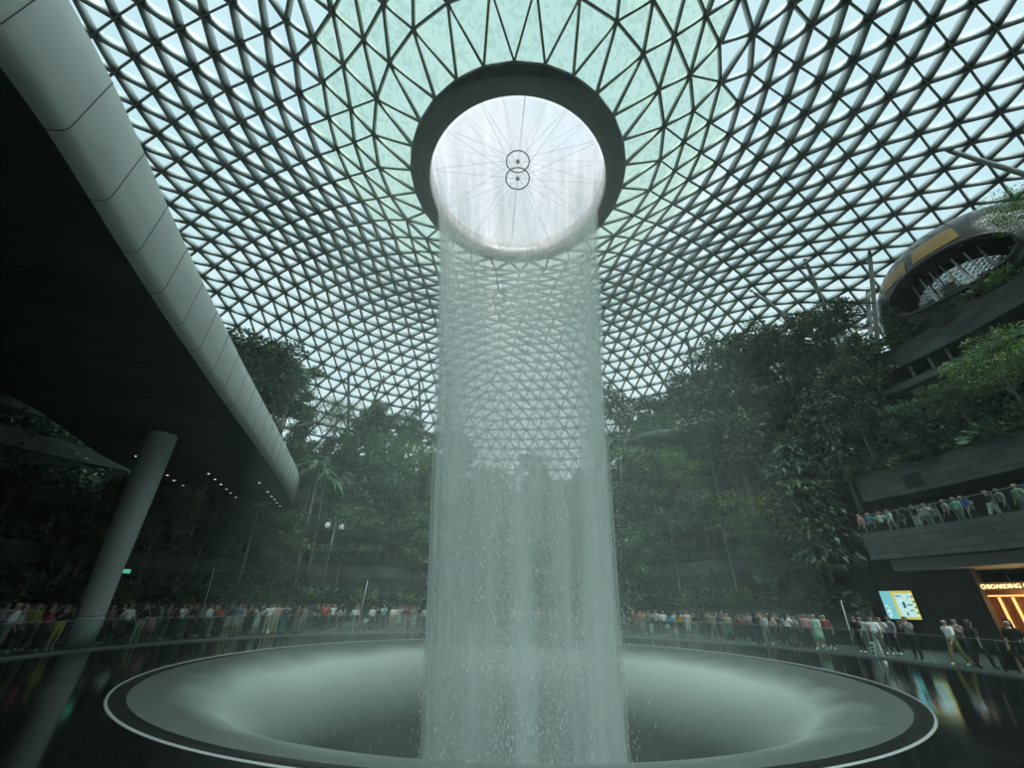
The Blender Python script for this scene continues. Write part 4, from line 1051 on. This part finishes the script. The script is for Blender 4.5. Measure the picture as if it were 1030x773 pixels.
# ------------------------------------------------------------------ people
def build_pose(pose):
    """one skinned body; returns meshes for body, top, trousers, shoes, hair and (optionally) skirt"""
    J = {}; E_ = []; RAD = {}
    def v(n, p, r): J[n] = Vector(p); RAD[n] = r
    def e(a, b): E_.append((a, b))
    v('pelvis', (0, 0, .93), .135); v('belly', (0, .01, 1.06), .125); v('chest', (0, .0, 1.26), .145); v('neckb', (0, -.01, 1.41), .085); v('neck', (0, .0, 1.47), .062)
    v('headl', (0, .015, 1.535), .082); v('headm', (0, .02, 1.60), .108); v('headt', (0, .005, 1.67), .088)
    for a, b_ in (('pelvis', 'belly'), ('belly', 'chest'), ('chest', 'neckb'), ('neckb', 'neck'), ('neck', 'headl'), ('headl', 'headm'), ('headm', 'headt')): e(a, b_)
    step = {'walk': .22, 'reach': .10}.get(pose, 0.02)
    for s_, n in ((-1, 'l'), (1, 'r')):
        f_ = s_*step
        v('hip'+n, (s_*.095, 0, .88), .095); v('knee'+n, (s_*.10, f_*.6+.02, .49), .062); v('calf'+n, (s_*.105, f_*.85-.01, .33), .057); v('ank'+n, (s_*.11, f_-.02, .09), .04); v('toe'+n, (s_*.12, f_+.13, .035), .034)
        e('pelvis', 'hip'+n); e('hip'+n, 'knee'+n); e('knee'+n, 'calf'+n); e('calf'+n, 'ank'+n); e('ank'+n, 'toe'+n)
        v('sho'+n, (s_*.185, -.01, 1.38), .07); e('chest', 'sho'+n)
        if pose == 'photo': el = (s_*.25, .13, 1.17); wr = (s_*.10, .33, 1.42)
        elif pose == 'reach' and s_ > 0: el = (s_*.30, .18, 1.36); wr = (s_*.26, .36, 1.56)
        elif pose == 'hips' and s_ > 0: el = (s_*.36, -.06, 1.13); wr = (s_*.19, .10, 1.0)
        elif pose == 'walk': el = (s_*.25, -f_*.5-.02, 1.11); wr = (s_*.26, -f_*1.0+.07, .88)
        else: el = (s_*.245, -.02, 1.11); wr = (s_*.25, .07, .87)
        v('elb'+n, el, .042); v('wri'+n, wr, .027)
        fd = (Vector(wr)-Vector(el)).normalized(); pm = Vector(wr)+fd*.06; side = fd.cross(Vector((0, 1, 0)) if abs(fd.y) < .8 else Vector((0, 0, 1))).normalized()
        v('palm'+n, pm, .034); e('sho'+n, 'elb'+n); e('elb'+n, 'wri'+n); e('wri'+n, 'palm'+n)
        cur = side.cross(fd).normalized()
        for q in range(4):
            b0 = pm+fd*.035+side*(q-1.5)*.020; L_ = (.075, .085, .08, .062)[q]
            v(f'f{q}a{n}', b0, .0095); v(f'f{q}b{n}', b0+fd*L_*.55+cur*.006, .009); v(f'f{q}c{n}', b0+fd*L_*.9+cur*.022, .007)
            e('palm'+n, f'f{q}a{n}'); e(f'f{q}a{n}', f'f{q}b{n}'); e(f'f{q}b{n}', f'f{q}c{n}')
        tb = pm+side*(-.035*s_)-fd*.01
        v('ta'+n, tb, .011); v('tb'+n, tb+fd*.035-side*.018*s_, .009); e('palm'+n, 'ta'+n); e('ta'+n, 'tb'+n)
    names = list(J); idx = {n: i for i, n in enumerate(names)}
    me = bpy.data.meshes.new('sk'); me.from_pydata([J[n] for n in names], [(idx[a], idx[b_]) for a, b_ in E_], [])
    o = bpy.data.objects.new('sk', me); COL.objects.link(o)
    md = o.modifiers.new('s', 'SKIN'); md.use_smooth_shade = True
    sv = me.skin_vertices[0].data
    for i, n in enumerate(names): sv[i].radius = (RAD[n]*(1.22 if n in ('chest', 'belly', 'pelvis') else 1.0), RAD[n]*(.82 if n in ('chest', 'belly', 'pelvis') else 1.0)); sv[i].use_root = (n == 'pelvis')
    sb = o.modifiers.new('u', 'SUBSURF'); sb.levels = 1; sb.render_levels = 1
    bpy.context.view_layer.update()
    bm = bpy.data.meshes.new_from_object(o.evaluated_get(bpy.context.evaluated_depsgraph_get())); bpy.data.objects.remove(o)
    V_ = np.array([v_.co for v_ in bm.vertices]); NV_ = np.array([v_.normal for v_ in bm.vertices])
    reg = {'pelvis-belly': 't', 'belly-chest': 't', 'chest-neckb': 't', 'neckb-neck': 'n', 'neck-headl': 'n', 'headl-headm': 'h', 'headm-headt': 'h', 'pelvis-hip': 'p', 'hip-knee': 'p', 'knee-calf': 'q', 'calf-ank': 'q', 'ank-toe': 's', 'chest-sho': 't', 'sho-elb': 't', 'elb-wri': 'a', 'wri-palm': 'a'}
    bones = []
    for a, b_ in E_:
        k = a.rstrip('lr') if a not in ('pelvis', 'belly', 'chest', 'neckb', 'neck', 'headl', 'headm') else a
        k2 = b_[:-1] if (b_[-1] in 'lr' and b_[:-1] in ('hip', 'knee', 'calf', 'ank', 'toe', 'sho', 'elb', 'wri', 'palm')) else b_
        bones.append((np.array(J[a]), np.array(J[b_]), reg.get(k+'-'+k2, 'a')))
    fc = np.array([np.mean(V_[list(p.vertices)], axis=0) for p in bm.polygons])
    best = np.full(len(fc), 1e9); lab = np.array(['a']*len(fc))
    for A, B, l in bones:
        d = B-A; t = np.clip(((fc-A)@d)/(d@d), 0, 1); ds_ = np.linalg.norm(fc-(A+t[:, None]*d), axis=1)
        mm = ds_ < best; best[mm] = ds_[mm]; lab[mm] = l
    def sub(sel, off, name, m):
        ids = sorted({v_ for i in np.where(sel)[0] for v_ in bm.polygons[i].vertices}); mp = {a: i for i, a in enumerate(ids)}
        me = bpy.data.meshes.new(name); me.from_pydata([tuple(V_[i]+NV_[i]*off) for i in ids], [], [tuple(mp[v_] for v_ in bm.polygons[i].vertices) for i in np.where(sel)[0]])
        me.materials.append(m); me.polygons.foreach_set('use_smooth', [True]*len(me.polygons)); me.update(); return me
    bm.materials.clear(); bm.materials.append(M['skin']); bm.materials.append(M['hair'])
    # face islands : nose, ears, eyes, mouth
    fb = MB()
    fb.add([(0, .125, 1.575), (-.014, .106, 1.57), (.014, .106, 1.57), (0, .106, 1.61)], [(0, 1, 3), (0, 3, 2), (0, 2, 1)])
    for s_ in (-1, 1):
        fb.ico((s_*.097, .01, 1.59), .022, sz=(.4, .8, 1.2), n=6, m_=4); fb.ico((s_*.034, .103, 1.612), .009, mi=1, n=6, m_=4)
    fb.box((0, .103, 1.545), (.045, .01, .008), 0, 1)
    n0 = len(bm.vertices); vs_ = [tuple(v_.co) for v_ in bm.vertices]+fb.v; fs_ = [tuple(p.vertices) for p in bm.polygons]+[tuple(i+n0 for i in f) for f in fb.f]
    body = bpy.data.meshes.new('body'); body.from_pydata(vs_, [], fs_); body.materials.append(M['skin']); body.materials.append(M['hair'])
    body.polygons.foreach_set('material_index', [0]*len(bm.polygons)+fb.mi); body.polygons.foreach_set('use_smooth', [True]*len(fs_)); body.update()
    out = {'body': body, 'top': sub((lab == 't') & (fc[:, 2] > .98), .018, 'top', M['white']),
           'trousers': sub(((lab == 'p') | (lab == 'q') | ((lab == 't') & (fc[:, 2] < 1.04))) & (fc[:, 2] > .10), .014, 'trousers', M['black']),
           'shorts': sub(((lab == 'p') | ((lab == 't') & (fc[:, 2] < 1.04))) & (fc[:, 2] > .52), .020, 'shorts', M['black']),
           'shoes': sub((lab == 's'), .012, 'shoes', M['shoe']),
           'hair': sub(((lab == 'h') & ((fc[:, 2] > 1.630) | (fc[:, 1] < .03))), .020, 'hair', M['hair'])}
    b = MB(); b.lathe([(.155, 1.05), (.165, .95), (.21, .75), (.26, .45), (.25, .45), (.15, .9)], 20); out['skirt'] = b.mesh('skirt', M['black'], True)
    b = MB(); vs = []; fs = []
    for j, (zq, rx, ry, yo) in enumerate(((1.73, .03, .03, 0), (1.71, .085, .09, -.005), (1.66, .115, .12, -.02), (1.58, .115, .11, -.045), (1.45, .11, .07, -.075), (1.33, .09, .04, -.11))):
        for k in range(11):
            t = R(-15)+R(210)*k/10; vs.append((rx*math.cos(t), yo-ry*math.sin(t), zq))
    for j in range(5):
        for k in range(10): fs.append((j*11+k, j*11+k+1, (j+1)*11+k+1, (j+1)*11+k))
    b.add(vs, fs); out['long_hair'] = b.mesh('hair', M['hair'], True)
    return out
POSES = {p: build_pose(p) for p in ('stand', 'photo', 'reach', 'hips', 'walk')}
PH = {'stand': 'standing', 'photo': 'both hands raised', 'reach': 'raising one arm', 'hips': 'hand on hip', 'walk': 'striding'}
CC = {'white': (.72, .75, .74), 'pale grey': (.45, .48, .47), 'grey': (.22, .24, .24), 'olive': (.22, .24, .07), 'crimson': (.42, .05, .10), 'black': (.012, .013, .014), 'charcoal': (.05, .055, .06), 'brown plaid': (.16, .12, .10), 'brown': (.13, .08, .06),
      'navy': (.03, .045, .09), 'dark navy': (.02, .03, .06), 'maroon': (.14, .03, .04), 'orange': (.42, .13, .06), 'slate blue': (.12, .17, .25), 'pale pink': (.55, .40, .40), 'red': (.45, .05, .06), 'beige': (.42, .36, .28), 'aqua': (.20, .55, .50),
      'dusty pink': (.38, .22, .24), 'cyan': (.10, .45, .60), 'mustard yellow': (.60, .36, .06), 'cream': (.62, .58, .45), 'dark red': (.22, .04, .05), 'grey plaid': (.18, .19, .20), 'pink': (.60, .30, .32), 'mint green': (.36, .62, .50), 'teal': (.06, .25, .25),
      'steel blue': (.12, .25, .42), 'royal blue': (.03, .10, .55), 'sage green': (.30, .42, .30), 'dark green': (.03, .08, .05), 'khaki': (.34, .26, .09), 'yellow': (.55, .50, .10), 'dark': (.03, .033, .04), 'lilac': (.35, .28, .42), 'rust': (.30, .12, .06), 'forest green': (.05, .14, .08), 'sand': (.45, .38, .26)}
CM = {}
def cloth(n):
    if n not in CM: CM[n] = mat('cloth_'+n.replace(' ', '_'), CC.get(n, (.1, .1, .1)), .8)
    return CM[n]
def pzone(az, z):
    if z > 3: return 'on the stone balcony'
    a = az % 360
    for lim, nm in ((8, 'by the hall entrance'), (24, 'before the bright screen'), (38, 'under leaf-cloaked trees'), (52, 'under the tall tree'), (66, 'right of the waterfall'), (91, 'behind waterfall, right half'), (108, 'behind waterfall, left half'),
                    (126, 'left of the waterfall'), (142, 'before the concrete steps'), (168, 'right of the column'), (200, 'left of the column')):
        if a < lim: return nm
    return 'at the right edge'
PROT = {}
def sig(ps): return ps
USED = {}
def person(az, r_, z, shirt, lower, pose, sc, kid=False, face=None, hat=None):
    lk = lower.split()[-1]; lc = ' '.join(lower.split()[:-1]); long_h = lk == 'skirt' or (hash_(az, r_) % 3 == 0)
    key = (pose, lk if lk in ('skirt', 'shorts') else 'trousers', long_h)
    parts = [('body', POSES[pose]['body'], None), ('top', POSES[pose]['top'], cloth(shirt)), (key[1], POSES[pose][key[1]], cloth(lc)),
             ('shoes', POSES[pose]['shoes'], M['shoew'] if hash_(az, r_) % 2 else M['shoe']), ('hair', POSES[pose]['long_hair' if long_h else 'hair'], None)]
    o = empty('person', pol(r_, az, z)); o.scale = (sc, sc, sc)
    fo = (hash_(az, r_) % 70)-35 if face is None else face
    o.rotation_euler = (0, 0, R(az+90+fo))
    for n, me, mm in parts:
        c = link(n, me, o)
        if mm: c.material_slots[0].link = 'OBJECT'; c.material_slots[0].material = mm
    who = 'child' if kid else 'person'
    row_ = 'at the glass' if r_ < 19.1 else ('in the second row' if r_ < 20 else 'at the back')
    lab = f"{who}, {shirt} top, {lower}, {PH[pose]}, {pzone(az, z)}"
    o['label'] = lab; o['category'] = 'person'; o['group'] = 'visitors on the balcony' if z > 3 else 'visitors around the basin'
    USED.setdefault(lab, []).append(o); return o
def hash_(a, r_): return int(abs(a*131.7+r_*977.3)*10) % 997
PEOPLE = [
    (182.7, 18.9, 0.015, 'white', 'grey shorts', 'reach', 1.02) ,
    (180.2, 19.4, 0.015, 'pale grey', 'dark trousers', 'reach', 0.98) ,
    (178.2, 19.6, 0.015, 'olive', 'dark trousers', 'stand', 0.99) ,
    (179.0, 18.7, 0.015, 'crimson', 'dark trousers', 'reach', 0.97) ,
    (177.5, 18.6, 0.015, 'black', 'yellow shorts', 'photo', 0.97) ,
    (172.9, 19.8, 0.015, 'charcoal', 'dark trousers', 'stand', 0.95) ,
    (168.8, 19.6, 0.015, 'brown plaid', 'dark trousers', 'stand', 0.95) ,
    (165.6, 20.4, 0.015, 'charcoal', 'dark trousers', 'hips', 0.99) ,
    (168.5, 18.7, 0.015, 'white', 'black trousers', 'walk', 1.0) ,
    (166.0, 18.8, 0.015, 'black', 'cream trousers', 'photo', 1.0) ,
    (165.0, 18.6, 0.015, 'black', 'pink skirt', 'stand', 1.04) ,
    (160.3, 19.8, 0.015, 'brown', 'dark trousers', 'photo', 0.96) ,
    (160.5, 18.6, 0.015, 'white', 'dark green trousers', 'photo', 1.0) ,
    (157.4, 20.6, 0.015, 'maroon', 'dark trousers', 'stand', 0.94) ,
    (157.0, 19.4, 0.015, 'navy', 'dark trousers', 'hips', 1.0) ,
    (154.1, 20.3, 0.015, 'grey', 'black trousers', 'stand', 0.95) ,
    (155.5, 18.8, 0.015, 'white', 'black trousers', 'stand', 1.0) ,
    (152.2, 20.2, 0.015, 'black', 'grey shorts', 'photo', 0.99) ,
    (154.0, 18.6, 0.015, 'orange', 'black trousers', 'photo', 1.01) ,
    (151.7, 18.9, 0.015, 'navy', 'cream shorts', 'photo', 1.01) ,
    (150.8, 18.6, 0.015, 'slate blue', 'cream shorts', 'stand', 1.02) ,
    (148.0, 19.0, 0.015, 'dark navy', 'dark trousers', 'photo', 0.98) ,
    (147.0, 18.6, 0.015, 'pale grey', 'white shorts', 'photo', 0.94) ,
    (143.8, 19.8, 0.015, 'black', 'dark trousers', 'photo', 1.04) ,
    (145.1, 18.5, 0.015, 'white', 'cream trousers', 'hips', 1.02) ,
    (142.5, 19.2, 0.015, 'pale pink', 'cream trousers', 'stand', 1.03) ,
    (141.5, 18.8, 0.015, 'navy', 'teal trousers', 'photo', 0.99) ,
    (138.7, 20.0, 0.015, 'black', 'dark trousers', 'reach', 1.02) ,
    (139.0, 18.8, 0.015, 'brown', 'grey trousers', 'photo', 0.98) ,
    (136.7, 19.6, 0.015, 'grey', 'beige trousers', 'walk', 0.96) ,
    (133.5, 18.6, 0.015, 'red', 'dark trousers', 'photo', 1.03) ,
    (130.3, 20.2, 0.015, 'white', 'dark trousers', 'stand', 1.03) ,
    (129.4, 19.2, 0.015, 'beige', 'dark trousers', 'stand', 0.96) ,
    (126.7, 19.0, 0.015, 'white', 'grey shorts', 'walk', 0.96) ,
    (123.2, 18.7, 0.015, 'white', 'black trousers', 'stand', 0.97) ,
    (120.9, 20.2, 0.015, 'black', 'dark trousers', 'reach', 0.94) ,
    (120.2, 19.3, 0.015, 'aqua', 'dark trousers', 'photo', 1.03) ,
    (118.5, 18.6, 0.015, 'white', 'beige trousers', 'stand', 0.98) ,
    (116.5, 19.6, 0.015, 'pale grey', 'white shorts', 'photo', 0.99) ,
    (115.5, 18.6, 0.015, 'brown', 'beige trousers', 'walk', 1.02) ,
    (113.3, 19.2, 0.015, 'grey', 'cream trousers', 'photo', 0.97) ,
    (110.8, 18.8, 0.015, 'pale grey', 'dark trousers', 'hips', 0.97) ,
    (108.3, 19.4, 0.015, 'white', 'grey trousers', 'photo', 0.99) ,
    (102.5, 19.2, 0.015, 'grey', 'dark trousers', 'stand', 1.0) ,
    (98.8, 19.0, 0.015, 'charcoal', 'grey shorts', 'photo', 1.04) ,
    (89.4, 18.6, 0.015, 'white', 'grey trousers', 'stand', 1.02) ,
    (87.7, 18.6, 0.015, 'white', 'dark trousers', 'hips', 0.96) ,
    (85.6, 19.4, 0.015, 'pale grey', 'dark trousers', 'photo', 0.98) ,
    (83.6, 18.8, 0.015, 'beige', 'beige trousers', 'photo', 0.98) ,
    (77.6, 19.0, 0.015, 'pale grey', 'dark trousers', 'stand', 1.02) ,
    (73.5, 18.7, 0.015, 'red', 'dark trousers', 'reach', 0.99) ,
    (65.4, 18.9, 0.015, 'white', 'dark trousers', 'reach', 0.99) ,
    (63.1, 19.5, 0.015, 'charcoal', 'dark trousers', 'photo', 1.04) ,
    (59.1, 18.6, 0.015, 'dusty pink', 'dusty pink skirt', 'photo', 0.96) ,
    (58.1, 19.6, 0.015, 'grey', 'dark trousers', 'photo', 1.01) ,
    (55.9, 19.0, 0.015, 'pale grey', 'dark trousers', 'photo', 1.03) ,
    (55.6, 20.4, 0.015, 'white', 'dark trousers', 'stand', 0.99) ,
    (52.8, 18.9, 0.015, 'cyan', 'navy shorts', 'hips', 0.96) ,
    (50.7, 18.7, 0.015, 'mustard yellow', 'dark trousers', 'photo', 0.98) ,
    (49.5, 19.2, 0.015, 'cream', 'white shorts', 'stand', 1.03) ,
    (46.2, 19.2, 0.015, 'charcoal', 'dark trousers', 'reach', 0.95) ,
    (43.9, 19.6, 0.015, 'navy', 'dark trousers', 'stand', 1.0) ,
    (43.5, 18.6, 0.015, 'grey', 'grey shorts', 'walk', 0.97) ,
    (40.6, 18.7, 0.015, 'beige', 'dark trousers', 'reach', 0.98) ,
    (38.6, 18.9, 0.015, 'dark red', 'black trousers', 'photo', 0.96) ,
    (36.2, 18.6, 0.015, 'grey', 'dark trousers', 'photo', 1.03) ,
    (35.2, 18.8, 0.015, 'black', 'black trousers', 'photo', 1.04) ,
    (33.4, 18.6, 0.015, 'pale grey', 'grey trousers', 'walk', 0.98) ,
    (33.3, 19.3, 0.015, 'beige', 'dark trousers', 'hips', 0.96) ,
    (33.6, 20.4, 0.015, 'charcoal', 'dark trousers', 'stand', 0.98) ,
    (29.6, 18.8, 0.015, 'white', 'dark trousers', 'photo', 1.02) ,
    (29.2, 19.4, 0.015, 'grey plaid', 'dark trousers', 'photo', 0.95) ,
    (29.3, 20.2, 0.015, 'brown', 'dark trousers', 'stand', 0.98) ,
    (26.6, 19.0, 0.015, 'pink', 'dark trousers', 'stand', 1.03) ,
    (24.1, 18.5, 0.015, 'mint green', 'mint green skirt', 'walk', 1.03) ,
    (24.5, 19.6, 0.015, 'dark red', 'dark trousers', 'stand', 1.01) ,
    (19.4, 19.4, 0.015, 'black', 'black trousers', 'stand', 1.0) ,
    (15.8, 18.9, 0.015, 'white', 'grey trousers', 'walk', 1.01) ,
    (16.7, 19.9, 0.015, 'pale grey', 'dark trousers', 'photo', 1.0) ,
    (16.3, 20.4, 0.015, 'grey', 'black trousers', 'hips', 1.02) ,
    (10.8, 18.9, 0.015, 'grey plaid', 'black trousers', 'photo', 1.03) ,
    (4.8, 18.6, 0.015, 'white', 'khaki trousers', 'walk', 0.99) ,
    (5.1, 19.2, 0.015, 'brown plaid', 'dark trousers', 'photo', 1.02) ,
    (2.1, 18.7, 0.015, 'black', 'black trousers', 'walk', 0.99) ,
    (-0.8, 19.3, 0.015, 'black', 'dark trousers', 'stand', 1.02) ,
    (56.8, 18.5, 0.015, 'white', 'white shorts', 'stand', 0.58) ,
    (53.2, 18.5, 0.015, 'white', 'pale shorts', 'stand', 0.58) ,
    (51.5, 18.5, 0.015, 'red', 'white shorts', 'stand', 0.58) ,
    (124.8, 18.4, 0.015, 'white', 'dark trousers', 'stand', 0.58) ,
    (40.2, 18.4, 0.015, 'teal', 'dark trousers', 'stand', 0.58) ,
]
BALC = [
    (21.4, 24.5, 5.9, 'pink', 'dark trousers', 'stand', 1.0) ,
    (20.3, 24.6, 5.9, 'steel blue', 'dark trousers', 'hips', 1.0) ,
    (18.8, 24.6, 5.9, 'white', 'dark trousers', 'photo', 1.0) ,
    (17.4, 24.5, 5.9, 'white', 'grey trousers', 'walk', 1.0) ,
    (17.2, 25.3, 5.9, 'charcoal', 'dark trousers', 'stand', 1.0) ,
    (14.2, 24.5, 5.9, 'black', 'white shorts', 'reach', 1.0) ,
    (14.4, 25.0, 5.9, 'white', 'dark trousers', 'stand', 1.0) ,
    (12.9, 24.6, 5.9, 'pale grey', 'grey trousers', 'photo', 1.0) ,
    (13.3, 25.4, 5.9, 'grey plaid', 'dark trousers', 'stand', 1.0) ,
    (10.6, 24.6, 5.9, 'pale pink', 'dark trousers', 'stand', 1.0) ,
    (9.2, 24.5, 5.9, 'mint green', 'grey trousers', 'hips', 1.0) ,
    (8.5, 24.6, 5.9, 'royal blue', 'black trousers', 'stand', 1.0) ,
    (8.8, 25.2, 5.9, 'grey', 'dark trousers', 'photo', 1.0) ,
    (5.8, 24.6, 5.9, 'black', 'white shorts', 'walk', 1.0) ,
    (4.6, 24.6, 5.9, 'grey', 'dark trousers', 'reach', 1.0) ,
    (2.6, 24.5, 5.9, 'sage green', 'grey trousers', 'stand', 1.0) ,
]

for (a, r_, z, s_, l_, p_, sc) in PEOPLE: person(a, r_, z, s_, l_, p_, sc, kid=sc < .8, face=180 if hash_(a, r_) % 6 == 0 else None)
for (a, r_, z, s_, l_, p_, sc) in BALC: person(a, r_, z, s_, l_, p_, sc)
# further visitors filling the rows behind
pal = ['charcoal', 'black', 'grey', 'navy', 'brown', 'pale grey', 'white', 'dark red', 'dark navy', 'olive', 'grey plaid', 'slate blue', 'beige', 'teal', 'lilac', 'rust', 'forest green', 'sand', 'maroon', 'dusty pink']
lows = ['dark trousers', 'black trousers', 'grey trousers', 'navy trousers', 'dark trousers', 'beige trousers', 'grey shorts', 'navy shorts']
pp = ['stand', 'photo', 'hips', 'photo', 'reach', 'stand', 'walk']
placed = [(a, r_) for a, r_, *_ in PEOPLE]; nf_ = 0; combos = set()
fill = random.Random(5)
for tr_ in range(900):
    if nf_ >= 84: break
    a = fill.uniform(22, 186); r_ = fill.uniform(19.7, 22.6)
    if any(abs(((a-b_+180) % 360)-180)*math.pi/180*r_ < .42 and abs(r_-c) < .5 for b_, c in placed): continue
    if math.hypot(r_*math.cos(R(a))+19.45, r_*math.sin(R(a))-3.0) < 1.3: continue
    cs = (fill.choice(pal), fill.choice(lows), fill.choice(pp), pzone(a, 0))
    if cs[:1]+cs[2:] in combos: continue
    combos.add(cs[:1]+cs[2:]); placed.append((a, r_)); nf_ += 1
    person(a, r_, .015, cs[0], cs[1], cs[2], fill.uniform(.92, 1.06))
for lab, os_ in USED.items():
    if len(os_) > 1:
        os_.sort(key=lambda o: -math.atan2(o.location.y, o.location.x) % (2*PI))
        os_.sort(key=lambda o: -(math.degrees(math.atan2(o.location.y, o.location.x)) % 360))
        for i, o in enumerate(os_): o['label'] = ('leftmost ' if i == 0 else ORD[i]+'from left, ')+lab
# two hats and props
for a, r_, lab, cn in ((46.0, 19.6, 'bright yellow hat on the head of the visitor in navy', 'yellow'), (22.0+0, 0, '', '')):
    pass
for o in list(bpy.data.objects):
    if o.parent is None and o.name.startswith('person') and o['label'].startswith('person in navy top and dark trousers standing'):
        a = math.degrees(math.atan2(o.location.y, o.location.x))
        if 40 < a < 52:
            b = MB(); b.lathe([(.22, 0), (.13, .02), (.12, .12), (.02, .15)], 16)
            h_ = b.build('sun_hat', cloth('yellow'), None, True, loc=o.location+Vector((0, 0, 1.70*o.scale.z))); tag(h_, 'bright yellow sun hat on a visitor right of the falling water', 'hat')
SC.view_settings.view_transform = 'Standard'; SC.view_settings.look = 'None'; SC.view_settings.gamma = 1.0; SC.view_settings.use_curve_mapping = False
SC.view_settings.exposure = 0.0
SC.cycles.transparent_max_bounces = 40; SC.cycles.max_bounces = 6; SC.cycles.diffuse_bounces = 4; SC.cycles.glossy_bounces = 3; SC.cycles.volume_bounces = 3
SC.cycles.use_denoising = True
